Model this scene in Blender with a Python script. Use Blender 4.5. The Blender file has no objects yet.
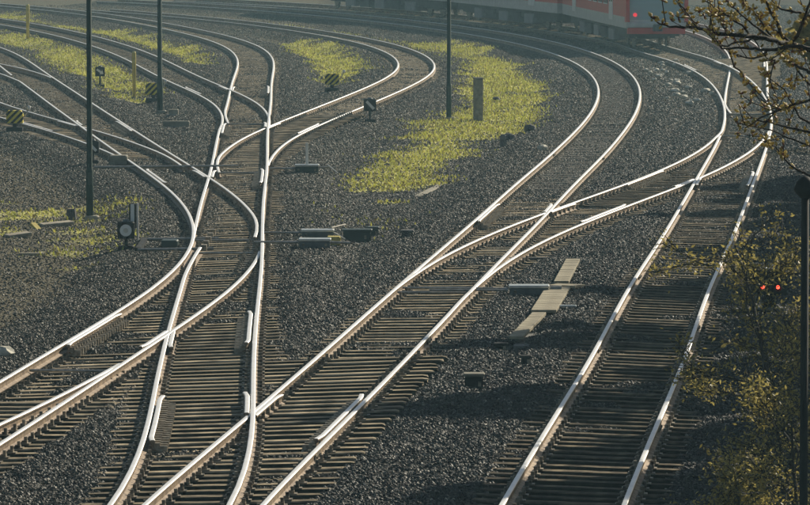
import bpy, bmesh, math, random
import numpy as np
from mathutils import Vector, Matrix
R = math.radians
rnd = random.Random(11)
nrs = np.random.RandomState(5)
S = bpy.context.scene
COL = S.collection

# ------------------------------------------------------------------ camera
CAM_H = 7.82
cam_d = bpy.data.cameras.new("camera")
cam = bpy.data.objects.new("camera", cam_d); COL.objects.link(cam)
cam_d.sensor_width = 36; cam_d.lens = 36 * 5300 / 810
cam_d.clip_start = 0.5; cam_d.clip_end = 3000
cam.location = (0, 0, CAM_H)
cam.rotation_euler = (R(90) - math.atan(375.5 / 5300), 0, 0)
S.camera = cam

# ------------------------------------------------------------------ sky, sun, exposure
SUN_EL, SUN_AZ = 30, 39            # azimuth clockwise from +Y (the viewing direction)
w = bpy.data.worlds.new("World"); S.world = w; w.use_nodes = True
nt = w.node_tree; nt.nodes.clear()
sky = nt.nodes.new('ShaderNodeTexSky'); sky.sky_type = 'NISHITA'; sky.sun_disc = False
sky.sun_elevation = R(SUN_EL); sky.sun_rotation = R(SUN_AZ); sky.air_density = 1.2; sky.dust_density = 1.2
bg = nt.nodes.new('ShaderNodeBackground'); bg.inputs[1].default_value = 0.05
wo = nt.nodes.new('ShaderNodeOutputWorld')
nt.links.new(sky.outputs[0], bg.inputs[0]); nt.links.new(bg.outputs[0], wo.inputs[0])
sd = bpy.data.lights.new("sun", 'SUN'); sd.energy = 5.0; sd.angle = R(0.5); sd.color = (1.0, 0.90, 0.72)
sun = bpy.data.objects.new("sun", sd); COL.objects.link(sun)
sdir = Vector((math.sin(R(SUN_AZ)) * math.cos(R(SUN_EL)), math.cos(R(SUN_AZ)) * math.cos(R(SUN_EL)), math.sin(R(SUN_EL))))
sun.rotation_euler = sdir.to_track_quat('Z', 'Y').to_euler()
S.view_settings.view_transform = 'Standard'; S.view_settings.look = 'None'
S.view_settings.exposure = 0.06; S.view_settings.gamma = 1.0
S.render.engine = 'CYCLES'
S.cycles.volume_bounces = 0
S.cycles.max_bounces = 6

# ------------------------------------------------------------------ helpers
def tag(o, label=None, cat=None, group=None, kind=None):
    if label: o['label'] = label
    if cat: o['category'] = cat
    if group: o['group'] = group
    if kind: o['kind'] = kind
    return o
def empty(name, loc=(0, 0, 0), rz=0.0):
    o = bpy.data.objects.new(name, None); COL.objects.link(o)
    o.location = loc; o.rotation_euler = (0, 0, rz); o.empty_display_size = 0.2
    return o
def link(name, me, parent=None, loc=None, rot=None):
    o = bpy.data.objects.new(name, me); COL.objects.link(o)
    if parent: o.parent = parent
    if loc is not None: o.location = loc
    if rot is not None: o.rotation_euler = rot
    return o
class MB:
    """collects shapes for one mesh"""
    def __init__(s): s.v = []; s.f = []; s.m = []
    def add(s, vs, fs, m=0):
        b = len(s.v); s.v += [tuple(v) for v in vs]
        for f in fs: s.f.append(tuple(b + i for i in f)); s.m.append(m)
    def box(s, c, d, rz=0.0, m=0, taper=1.0, rot=None):
        hx, hy, hz = d[0] / 2, d[1] / 2, d[2] / 2
        vs = []
        M = rot if rot is not None else Matrix.Rotation(rz, 3, 'Z')
        for z, t in ((-hz, 1.0), (hz, taper)):
            for x, y in ((-hx, -hy), (hx, -hy), (hx, hy), (-hx, hy)):
                p = M @ Vector((x * t, y * t, z)); vs.append((c[0] + p.x, c[1] + p.y, c[2] + p.z))
        s.add(vs, [(3, 2, 1, 0), (4, 5, 6, 7), (0, 1, 5, 4), (1, 2, 6, 5), (2, 3, 7, 6), (3, 0, 4, 7)], m)
    def cbox(s, c, d, b, rz=0.0, m=0):
        """box with chamfered vertical and top edges"""
        M = Matrix.Rotation(rz, 3, 'Z'); vs = []
        def ring(hx, hy, z, k):
            for x, y in ((-hx + k, -hy), (hx - k, -hy), (hx, -hy + k), (hx, hy - k), (hx - k, hy), (-hx + k, hy), (-hx, hy - k), (-hx, -hy + k)):
                p = M @ Vector((x, y, z)); vs.append((c[0] + p.x, c[1] + p.y, c[2] + p.z))
        hx, hy, hz = d[0] / 2, d[1] / 2, d[2] / 2
        ring(hx, hy, -hz, b); ring(hx, hy, hz - b, b); ring(hx - b, hy - b, hz, b)
        fs = [tuple(range(7, -1, -1)), tuple(range(16, 24))]
        for r0 in (0, 8):
            for i in range(8): j = (i + 1) % 8; fs.append((r0 + i, r0 + j, r0 + 8 + j, r0 + 8 + i))
        s.add(vs, fs, m)
    def tube(s, pts, rad, n=8, m=0, cap=True):
        pts = [Vector(p) for p in pts]; k = len(pts)
        if not hasattr(rad, '__len__'): rad = [rad] * k
        base = len(s.v); up = Vector((0, 0, 1)); px = None
        for i, p in enumerate(pts):
            t = (pts[min(i + 1, k - 1)] - pts[max(i - 1, 0)]).normalized()
            if px is None:
                a = Vector((1, 0, 0)) if abs(t.x) < .9 else Vector((0, 1, 0)); px = (a - t * a.dot(t)).normalized()
            else: px = (px - t * px.dot(t)).normalized()
            py = t.cross(px)
            for q in range(n):
                an = 2 * math.pi * q / n; s.v.append(tuple(p + (px * math.cos(an) + py * math.sin(an)) * rad[i]))
        for i in range(k - 1):
            for q in range(n):
                r = (q + 1) % n; s.f.append((base + i * n + q, base + i * n + r, base + (i + 1) * n + r, base + (i + 1) * n + q)); s.m.append(m)
        if cap:
            s.f.append(tuple(base + q for q in range(n - 1, -1, -1))); s.m.append(m)
            s.f.append(tuple(base + (k - 1) * n + q for q in range(n))); s.m.append(m)
    def mesh(s, name, mats, smooth=False):
        me = bpy.data.meshes.new(name); me.from_pydata(s.v, [], s.f)
        for mt in (mats if isinstance(mats, (list, tuple)) else [mats]): me.materials.append(mt)
        me.polygons.foreach_set('material_index', s.m)
        if smooth: me.polygons.foreach_set('use_smooth', [True] * len(s.f))
        me.update(); return me
    def build(s, name, mats, parent=None, smooth=False, loc=None, rot=None):
        return link(name, s.mesh(name, mats, smooth), parent, loc, rot)

# ------------------------------------------------------------------ materials
def mat(name, c1, c2=None, scale=8.0, rough=0.8, metal=0.0, bump=0.0, bscale=None, spec=0.5, c3=None, rand=0.0, detail=6):
    m = bpy.data.materials.new(name); m.use_nodes = True; n = m.node_tree; b = n.nodes['Principled BSDF']
    b.inputs['Roughness'].default_value = rough; b.inputs['Metallic'].default_value = metal
    b.inputs['Specular IOR Level'].default_value = spec
    tc = n.nodes.new('ShaderNodeTexCoord')
    out = None
    if c2:
        no = n.nodes.new('ShaderNodeTexNoise'); no.inputs['Scale'].default_value = scale; no.inputs['Detail'].default_value = detail
        n.links.new(tc.outputs['Object'], no.inputs['Vector'])
        cr = n.nodes.new('ShaderNodeValToRGB'); e = cr.color_ramp.elements
        e[0].position = .36; e[0].color = (*c1, 1); e[1].position = .64; e[1].color = (*c2, 1)
        if c3: x = cr.color_ramp.elements.new(.5); x.color = (*c3, 1)
        n.links.new(no.outputs['Fac'], cr.inputs[0]); out = cr.outputs[0]
        if bump:
            bp = n.nodes.new('ShaderNodeBump'); bp.inputs['Strength'].default_value = bump; bp.inputs['Distance'].default_value = .02
            n2 = n.nodes.new('ShaderNodeTexNoise'); n2.inputs['Scale'].default_value = bscale or scale * 4
            n.links.new(tc.outputs['Object'], n2.inputs['Vector'])
            n.links.new(n2.outputs['Fac'], bp.inputs['Height']); n.links.new(bp.outputs[0], b.inputs['Normal'])
        if rand:
            oi = n.nodes.new('ShaderNodeObjectInfo'); mr = n.nodes.new('ShaderNodeMapRange')
            mr.inputs[3].default_value = 1 - rand; mr.inputs[4].default_value = 1 + rand
            n.links.new(oi.outputs['Random'], mr.inputs[0])
            mx = n.nodes.new('ShaderNodeVectorMath'); mx.operation = 'SCALE'
            n.links.new(out, mx.inputs[0]); n.links.new(mr.outputs[0], mx.inputs['Scale']); out = mx.outputs[0]
        n.links.new(out, b.inputs['Base Color'])
    else: b.inputs['Base Color'].default_value = (*c1, 1)
    return m
M_railtop = mat('polished_rail_steel', (.88, .87, .85), (.96, .95, .93), 3, .56, 1.0)
M_railside = mat('rusty_rail_flank', (.15, .10, .065), (.36, .27, .18), 7, .6, .2, .3)
M_wood = mat('weathered_sleeper_wood', (.10, .078, .052), (.48, .39, .26), 4, .75, 0, .5, 30, c3=(.27, .22, .145), rand=.45, spec=.12)
M_wood_shade = mat('shade_darkened_sleeper_wood', (.035, .028, .02), (.19, .155, .10), 4, .8, 0, .5, 30, c3=(.10, .08, .055), rand=.6, spec=.08)  # copy of the wood with the right-hand track's shade darkened into its colour
M_sleeper_shade = mat('shade_painted_sleeper_side', (.010, .009, .008), (.028, .024, .019), 6, .95, spec=.04)  # shade on the sleeper sides, painted in as a near-black colour
M_conc_sl = mat('grey_concrete_sleeper', (.11, .10, .085), (.22, .20, .165), 4, .8, 0, .3, 30, rand=.25, spec=.1)
M_plate = mat('rusty_fastening_steel', (.03, .024, .02), (.42, .36, .27), 10, .55, .3)
M_green = mat('dark_green_paint', (.006, .026, .020), (.012, .038, .029), 3, .75, 0, spec=.2)
M_black = mat('black_paint', (.008, .008, .009), (.014, .014, .015), 5, .75, spec=.2)
M_white = mat('white_paint', (.72, .72, .68), (.82, .82, .8), 6, .5)
M_opal = mat('opal_glass', (.78, .84, .84), (.86, .9, .9), 6, .35)
M_grey = mat('grey_machine_paint', (.05, .065, .08), (.10, .12, .135), 6, .5, .0)
M_lid = mat('pale_galvanised_lid', (.50, .53, .53), (.64, .66, .65), 6, .32, .4)
M_concrete = mat('weathered_concrete', (.22, .20, .15), (.36, .335, .26), 3, .85, 0, .5, 25, rand=.22)
M_tan = mat('tan_concrete_lid', (.27, .235, .16), (.42, .37, .26), 3, .85, 0, .4, 25, rand=.10)
M_post = mat('grey_concrete_post', (.12, .12, .12), (.24, .24, .22), 7, .8, 0, .5, 30)
M_yellow = mat('yellow_post_paint', (.50, .40, .08), (.66, .54, .14), 9, .7)
M_stripey = mat('weight_yellow', (.80, .62, .05), (.92, .75, .08), 9, .6)
M_rod = mat('bright_rod_steel', (.30, .28, .24), (.50, .47, .41), 12, .4, .6)
M_rib = mat('worn_chair_steel', (.20, .17, .13), (.48, .43, .34), 12, .5, .3)
M_debris = mat('bleached_wood_debris', (.26, .22, .16), (.45, .40, .30), 6, .85, 0, .4)
M_rockdark = mat('dark_stone', (.04, .04, .045), (.11, .10, .095), 6, .8, 0, .5)
M_rockpale = mat('pale_stone', (.50, .47, .38), (.74, .70, .58), 10, .8, 0, .4)
M_green_cab = mat('dark_cabinet_paint', (.010, .028, .025), (.02, .045, .04), 4, .5)
M_red = mat('red_train_paint', (.60, .010, .008), (.68, .016, .012), 2, .35)
M_tgrey = mat('light_grey_train_stripe', (.50, .51, .50), (.60, .61, .60), 3, .45)
M_tdark = mat('dark_underframe', (.025, .028, .03), (.06, .06, .06), 4, .7)
M_twin = mat('train_window_glass', (.02, .035, .045), None, rough=.08, spec=.8)
M_twhite = mat('white_train_paint', (.72, .73, .72), (.8, .8, .8), 4, .45)
M_roof = mat('train_roof_grey', (.22, .23, .24), (.3, .3, .31), 4, .6)
M_skygl = mat('painted_sky_windscreen', (.28, .42, .50), None, rough=.3, spec=.9)  # pale blue sky reflection put into the base colour of the glass
M_bark = mat('dark_bark', (.018, .014, .012), (.05, .04, .032), 30, .85, 0, .6, 80)
M_barkfar = mat('brown_bark', (.04, .034, .028), (.10, .08, .065), 6, .85, 0, .6, 30)
def leafmat(name, c1, c2, tr=.5, sc=9):
    m = mat(name, c1, c2, sc, .55); n = m.node_tree; b = n.nodes['Principled BSDF']
    t = n.nodes.new('ShaderNodeBsdfTranslucent'); mx = n.nodes.new('ShaderNodeMixShader'); mx.inputs[0].default_value = tr
    src = b.inputs['Base Color'].links[0].from_socket
    n.links.new(src, t.inputs[0]); n.links.new(b.outputs[0], mx.inputs[1]); n.links.new(t.outputs[0], mx.inputs[2])
    n.links.new(mx.outputs[0], n.nodes['Material Output'].inputs[0]); return m
M_leaf = leafmat('young_leaf', (.20, .17, .04), (.58, .48, .15), .45, 6)
M_bud = leafmat('yellow_bud', (.45, .36, .10), (.78, .66, .24), .4, 20)
M_budtip = mat('bud_scale', (.16, .05, .03), (.30, .12, .05), 30, .6)
M_grass = leafmat('mossy_grass_blade', (.60, .60, .16), (.90, .84, .40), .5, 1.3)
def grass_random():      # single blades range from dead straw to yellow green
    n = M_grass.node_tree; cr = [q for q in n.nodes if q.type == 'VALTORGB'][0]; oi = n.nodes.new('ShaderNodeObjectInfo')
    for l in list(cr.inputs[0].links): n.links.remove(l)
    n.links.new(oi.outputs['Random'], cr.inputs[0]); e = cr.color_ramp.elements
    e[0].position = 0; e[0].color = (.34, .26, .12, 1); e[1].position = 1; e[1].color = (.95, .90, .48, 1)
    for p, c in ((.2, (.52, .48, .17, 1)), (.5, (.68, .70, .20, 1)), (.8, (.85, .84, .32, 1))): x = e.new(p); x.color = c
grass_random()
def emis(name, c, s):
    m = bpy.data.materials.new(name); m.use_nodes = True; b = m.node_tree.nodes['Principled BSDF']
    b.inputs['Base Color'].default_value = (*c, 1); b.inputs['Emission Color'].default_value = (*c, 1); b.inputs['Emission Strength'].default_value = s
    return m
M_redlamp = emis('lit_red_lens', (1.0, .06, .03), 5)
M_unlit = mat('unlit_lens', (.12, .02, .02), None, rough=.2)
M_taillamp = emis('lit_tail_lamp', (1.0, .04, .06), .7)

# ------------------------------------------------------------------ track alignments: start x, y, heading, points (2 m apart), curvature knots (1/100 m), cant knots (m)
TRACKS = {
    'M': (-2.728, 62.97, 0.07251, 139, [0.358, -0.043, -0.031, 0.027, 0.011, -0.054, 0.067, -0.059, -0.046, -0.123, -0.14, -0.209, -0.215, -0.257, -0.314, -0.328, -0.337, -0.341, -0.309, -0.315, -0.43, -0.608, -0.8, -0.992], [0.032, 0.026, -0.002, 0.078, 0.133, 0.128, 0.105]),
    'V': (-3.569, 57.56, 0.12888, 137, [-1.468, -0.627, 0.071, 0.059, -0.082, 0.01, 0.071, -0.079, 0.008, 0.049, -0.009, -0.046, 0.062, 0.002, -0.197, -0.307, -0.375, -0.311, -0.195, -0.176, -0.272, -0.399, -0.554, -0.716], [0.025, 0.06, 0.049, 0.037, 0.051, 0.017, 0.031]),
    'C': (-4.419, 134.55, 0.00352, 80, [-0.389, -0.033, 0.103, -0.485, -0.453, 0.099, 0.089, -0.141, -0.181, -0.181, -0.242, -0.311, -0.37], [0.027, 0.016, 0.048, 0.093]),
    'E': (-3.865, 115.13, -0.03148, 69, [-0.625, -0.383, -0.016, 0.035, -0.007, 0.016, -0.019, 0.05, -0.058, -0.277, -0.505], [-0.058, -0.025, -0.022]),
    'K': (-4.622, 127.17, -0.10522, 33, [-0.165, -0.298, -0.45, 0.153, 0.844], [-0.092, -0.024, 0.029]),
    'L': (-10.369, 174.23, -0.14657, 27, [0.405, -0.058, -0.549, -0.992], [-0.018, 0.008, 0.029]),
    'G': (-6.488, 71.27, 0.09284, 26, [-0.151, 0.045, -0.598, -0.786], [0.029, 0.004, -0.024]),
    'B': (-4.040, 106.15, 0.01063, 96, [-0.144, -0.156, -0.084, 0.363, 0.53, 0.091, -0.01, -0.107, -0.35, -0.504, -0.431, -0.422, -0.396, -0.369, -0.396, -0.462], [0.034, 0.017, -0.014, -0.017, 0.023]),
    'X': (-1.027, 82.68, 0.10407, 55, [-0.464, 0.181, 0.617, 0.224, -0.268, -0.437, -0.35, -0.151, -0.315], [0.034, 0.003, 0.05]),
    'R': (1.519, 60.45, 0.08471, 91, [0.039, 0.053, -0.116, 0.125, -0.053, -0.015, 0.007, -0.022, -0.116, -0.167, -0.125, -0.197, -0.288, -0.341, -0.384], [-0.038, -0.054, -0.003, 0.111, 0.156]),
    'T': (9.289, 148.63, 0.09076, 59, [-0.063, -0.153, -0.07, 0.082, -0.003, -0.015, -0.146, -0.205, -0.224, -0.311], [0.104, 0.151, 0.171]),
}
class Route:
    def __init__(s, x, y, h, c): s.x, s.y, s.h, s.c = map(np.asarray, (x, y, h, c)); s.s = np.r_[0, np.cumsum(np.hypot(np.diff(s.x), np.diff(s.y)))]
    def at_y(s, Y): return float(np.interp(Y, s.y, s.s))
    def P(s, q):      # x, y, heading, cant at arclength
        return (np.interp(q, s.s, s.x), np.interp(q, s.s, s.y), np.interp(q, s.s, s.h), np.interp(q, s.s, s.c))
    def side(s, q, off):   # point at lateral offset (right +), z on the canted plane
        x, y, h, c = s.P(q); z = np.where(c >= 0, c * (off + .7525) / 1.505, -c * (.7525 - off) / 1.505)
        return np.stack([x + np.cos(h) * off, y - np.sin(h) * off, z], -1)
RT = {}
DS = 2.0
for k, (x0, y0, h0, n, kk, cc) in TRACKS.items():
    if k in 'MVR':   # the road these run on towards the camera, beyond what the photo frames
        pass
    t = np.linspace(0, 1, n); kap = np.interp(t, np.linspace(0, 1, len(kk)), kk) / 100; can = np.interp(t, np.linspace(0, 1, len(cc)), cc)
    h = h0 + np.r_[0, np.cumsum((kap[1:] + kap[:-1]) / 2 * DS)]; hm = (h[1:] + h[:-1]) / 2
    x = x0 + np.r_[0, np.cumsum(np.sin(hm) * DS)]; y = y0 + np.r_[0, np.cumsum(np.cos(hm) * DS)]
    RT[k] = Route(x, y, h, can)
# the right-hand road runs on beside the main curve; the red train stands there
m = RT['M']; r = RT['R']
ss = np.arange(m.at_y(252), m.s[-1], 2.0); p = m.side(ss, 5.0); hh = m.P(ss)[2]
xs = np.r_[r.x, p[:, 0]]; ys = np.r_[r.y, p[:, 1]]
q0 = np.r_[0, np.cumsum(np.hypot(np.diff(xs), np.diff(ys)))]; qq = np.arange(0, q0[-1], 2.0)
xs, ys = np.interp(qq, q0, xs), np.interp(qq, q0, ys)
for _ in range(12):
    i0 = len(r.x) - 6; i1 = i0 + 20
    xs[i0:i1] = (xs[i0 - 1:i1 - 1] + 2 * xs[i0:i1] + xs[i0 + 1:i1 + 1]) / 4; ys[i0:i1] = (ys[i0 - 1:i1 - 1] + 2 * ys[i0:i1] + ys[i0 + 1:i1 + 1]) / 4
hs = np.arctan2(np.gradient(xs), np.gradient(ys)); cs = np.interp(qq, r.s, r.c)
RT['R'] = Route(xs, ys, hs, cs)
def extend_back(k, d):
    r = RT[k]; n = int(d / 2); e = r.h[0]
    i = np.arange(n, 0, -1) * 2.0
    RT[k] = Route(np.r_[r.x[0] - np.sin(e) * i, r.x], np.r_[r.y[0] - np.cos(e) * i, r.y], np.r_[np.full(n, e), r.h], np.r_[np.full(n, r.c[0]), r.c])
def extend_fwd(k, d, kap):
    r = RT[k]; n = int(d / 2); h = r.h[-1] + kap * 2 * np.arange(1, n + 1)
    RT[k] = Route(np.r_[r.x, r.x[-1] + np.cumsum(np.sin(h) * 2)], np.r_[r.y, r.y[-1] + np.cumsum(np.cos(h) * 2)], np.r_[r.h, h], np.r_[r.c, np.full(n, r.c[-1])])
extend_back('M', 4); extend_back('R', 12); extend_back('G', 14)
extend_fwd('E', 50, -.003); extend_fwd('K', 30, -.003); extend_fwd('L', 40, -.003); extend_fwd('C', 30, -.003); extend_fwd('T', 60, -.004); extend_fwd('B', 20, -.003)
# the road leaving to the left at the near edge
g = RT['G']; q = np.arange(0, g.at_y(86), 2.0)[::-1]; d = g.at_y(86) - q
off = -(.04 + .022 * d + d * d / 520); pp = g.side(q, 0)
hx = g.P(q)
X = hx[0] + np.cos(hx[2]) * off; Y = hx[1] - np.sin(hx[2]) * off
RT['H'] = Route(X[::-1], Y[::-1], np.arctan2(np.gradient(X[::-1]), np.gradient(Y[::-1])), np.zeros(len(X)))

# ------------------------------------------------------------------ ground
def route_field(X, Y, keys='MVEGCKLBXRTH'):
    """distance to the nearest road and its height there"""
    best = np.full(X.shape, 1e9); hz = np.zeros(X.shape); sg = np.zeros(X.shape)
    for k in keys:
        r = RT[k]; px, py = r.x, r.y
        for i in range(0, len(px) - 1):
            ax, ay, bx, by = px[i], py[i], px[i + 1], py[i + 1]
            msk = (np.abs(X - (ax + bx) / 2) < 6) & (np.abs(Y - (ay + by) / 2) < 6)
            if not msk.any(): continue
            x, y = X[msk], Y[msk]; dx, dy = bx - ax, by - ay; l2 = dx * dx + dy * dy
            t = np.clip(((x - ax) * dx + (y - ay) * dy) / l2, 0, 1); ex, ey = x - ax - t * dx, y - ay - t * dy
            d = np.hypot(ex, ey); s = np.sign(ex * dy - ey * dx) * d
            c = r.c[i] + (r.c[i + 1] - r.c[i]) * t; so = np.clip(s, -1.35, 1.35)
            z = np.where(c >= 0, c * (so + .7525) / 1.505, -c * (.7525 - so) / 1.505)
            b = best[msk]; up = d < b
            b[up] = d[up]; best[msk] = b; a = hz[msk]; a[up] = z[up]; hz[msk] = a; a = sg[msk]; a[up] = s[up]; sg[msk] = a
    return best, hz, sg
def vnoise(X, Y, sc, seed):
    rs = np.random.RandomState(seed); G = rs.rand(64, 64); x = X / sc; y = Y / sc
    i = np.floor(x).astype(int); j = np.floor(y).astype(int); u = x - i; v = y - j; u = u * u * (3 - 2 * u); v = v * v * (3 - 2 * v)
    g = lambda a, b: G[a % 64, b % 64]
    return (g(i, j) * (1 - u) * (1 - v) + g(i + 1, j) * u * (1 - v) + g(i, j + 1) * (1 - u) * v + g(i + 1, j + 1) * u * v)
xl = np.r_[-150, -100, -60, np.arange(-40, -14, .5), np.arange(-14, 14, .22), np.arange(14, 40, .6), 60, 100, 150]
yl = np.r_[-40, 0, 30, np.arange(50, 60, 1), np.arange(60, 150, .22), np.arange(150, 230, .4), np.arange(230, 370, .8), 420, 500, 600]
GX, GY = np.meshgrid(xl, yl, indexing='ij')
dist, hz, sg = route_field(GX, GY)
# patches of grass and moss, as closed outlines on the ground (metres)
def inpoly(X, Y, poly):
    ins = np.zeros(X.shape, bool); n = len(poly)
    for i in range(n):
        x1, y1 = poly[i]; x2, y2 = poly[(i + 1) % n]
        c = ((y1 > Y) != (y2 > Y)) & (X < (x2 - x1) * (Y - y1) / (y2 - y1 + 1e-12) + x1); ins ^= c
    return ins
GRASS = [([(-1.41, 135.92), (-1.12, 147.76), (-0.15, 161.86), (0.9, 176.69), (2.34, 191.0), (2.86, 232.87), (2.39, 253.71), (1.22, 258.34), (1.97, 261.51), (3.53, 249.25), (4.56, 230.35), (5.15, 209.87), (4.94, 191.0), (4.21, 171.69), (2.96, 165.01), (1.99, 161.86), (1.12, 147.76), (0.39, 138.13), (-0.26, 135.05)], 1.0), ([(-0.48, 253.71), (0.73, 258.34), (2.41, 255.24), (2.56, 246.36), (1.15, 243.54)], 0.7), ([(-5.85, 258.34), (-3.33, 252.21), (-1.87, 230.35), (-1.86, 218.51), (-2.38, 209.87), (-3.17, 209.87), (-3.78, 230.35), (-5.41, 249.25)], 0.8), ([(-23.26, 304.57), (-19.03, 284.23), (-15.42, 268.11), (-11.99, 249.25), (-8.91, 230.35), (-8.21, 225.46), (-9.23, 232.87), (-11.31, 255.24), (-14.6, 271.53), (-17.42, 284.23), (-20.24, 294.05), (-24.12, 315.87)], 1.0), ([(-15.42, 268.11), (-12.61, 252.21), (-8.51, 225.46), (-8.17, 227.88), (-9.99, 246.36), (-12.73, 264.77), (-15.5, 278.64)], 1.0), ([(-21.14, 276.83), (-18.23, 264.77), (-16.13, 255.24), (-13.26, 230.35), (-10.89, 209.87), (-8.79, 198.13), (-8.55, 192.73), (-10.37, 192.73), (-11.81, 201.89), (-13.81, 218.51), (-16.77, 243.54), (-20.23, 264.77)], 0.85), ([(-9.93, 129.67), (-8.7, 129.67), (-7.72, 131.69), (-6.8, 128.49), (-6.58, 122.19), (-7.57, 123.26), (-8.43, 122.19), (-9.1, 118.76)], 0.55), ([(-8.63, 115.52), (-7.86, 117.12), (-6.26, 116.15), (-5.68, 113.35), (-7.32, 112.15), (-8.17, 112.15)], 0.4), ([(-7.38, 290.04), (-2.25, 264.77), (1.61, 243.54), (2.82, 230.35), (1.52, 230.35), (-2.19, 258.34), (-7.24, 284.23)], 0.3), ([(-1.62, 122.19), (-0.84, 126.95), (-0.12, 125.82), (-0.79, 118.76)], 0.3)]
grass = np.zeros(GX.shape)
wx = GX + (vnoise(GX, GY, 1.1, 3) - .5) * 1.3 + (vnoise(GX, GY, .4, 33) - .5) * .7; wy = GY + (vnoise(GX, GY, 2.2, 4) - .5) * 11 + (vnoise(GX, GY, .7, 34) - .5) * 5
for poly, dens in GRASS:
    msk = inpoly(wx, wy, poly); grass = np.where(msk, np.maximum(grass, dens), grass)
for _ in range(2):
    g2 = grass.copy(); g2[1:-1, 1:-1] = (grass[1:-1, 1:-1] * 2 + grass[:-2, 1:-1] + grass[2:, 1:-1] + grass[1:-1, :-2] + grass[1:-1, 2:]) / 6; grass = g2
grass *= np.clip(-.28 + 1.1 * vnoise(GX, GY, .5, 9) + 1.35 * vnoise(GX, GY * .4, 1.3, 12), 0, 1.1)
grass *= np.clip((dist - 1.25) / .5, 0, 1)
# bed height: cribs 5 cm under the sleeper tops near by, shoulder falls away to the cess
sh = np.clip((dist - 1.7) / 1.4, 0, 1); sh = sh * sh * (3 - 2 * sh)
Z = -.275 + .04 * np.clip((GY - 84) / 16, 0, 1) + hz * (1 - sh) - .10 * sh + .035 * (vnoise(GX, GY, 1.3, 1) - .5) * np.clip(dist - 1.0, 0, 1) + .05 * (vnoise(GX, GY, 4.1, 2) - .5) * sh
Z = Z + .042 * np.clip((GY - 92) / 40, 0, 1) * (1 - sh)
end = np.clip((dist - .98) / .30, 0, 1); near = 1 - np.clip((GY - 84) / 50, 0, 1)
Z = Z + (1 - sh) * end * (.055 + .05 * near + .05 * (vnoise(GX, GY, .45, 21) - .45))      # shoulders heaped against the sleeper ends
heap = np.clip((vnoise(GX, GY, 1.7, 23) * .6 + vnoise(GX, GY, .6, 24) * .4 - .60) / .12, 0, 1)
Z = Z + (1 - end) * heap * np.clip(.09 * near + .02, 0, .1)
Z = Z + grass * .03
soil = np.clip((-4.6 + np.clip((GY - 80) * .035, 0, 3.2) - GX + .5 * vnoise(GX, GY, 2, 7) + (GY - 80) * -.01) / 2.0, 0, 1) * sh
soil = np.maximum(soil, np.clip((GY - 112) / 40, 0, 1) * .55)
me = bpy.data.meshes.new('ballast_ground'); nx, ny = GX.shape
V = np.stack([GX, GY, Z], -1).reshape(-1, 3)
idx = np.arange(nx * ny).reshape(nx, ny)
F = np.stack([idx[:-1, :-1], idx[1:, :-1], idx[1:, 1:], idx[:-1, 1:]], -1).reshape(-1, 4)
me.vertices.add(len(V)); me.vertices.foreach_set('co', V.ravel().astype(np.float32))
me.loops.add(F.size); me.loops.foreach_set('vertex_index', F.ravel().astype(np.int32))
me.polygons.add(len(F)); me.polygons.foreach_set('loop_start', (np.arange(len(F)) * 4).astype(np.int32))
me.polygons.foreach_set('use_smooth', np.ones(len(F), bool))
me.update(calc_edges=True)
frame_m = np.clip((.5 + GY * .0765 * 1.35 - np.abs(GX)) / 1.0, 0, 1) * (GY > 58) * (GY < 338)
bed = np.clip(1 - (dist - 1.0) / .5, 0, 1)
stone = frame_m * np.where(GY < 150, 1.0, np.clip(1 - (GY - 150) / 110, 0.22, 1) * .8) * (1 - .85 * np.clip(grass * 1.3, 0, 1)) * (1 - .8 * np.clip(soil * 1.6 - .6, 0, 1)) * (1 - .45 * bed)
pebble_big = np.clip((GY - 120) / 90, 0, 1)
for nm, arr in (('grass', grass), ('soil', soil), ('stone', stone), ('bed', bed), ('tuft', grass * frame_m), ('far', pebble_big)):
    a = me.attributes.new(nm, 'FLOAT', 'POINT'); a.data.foreach_set('value', arr.ravel().astype(np.float32))
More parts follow.
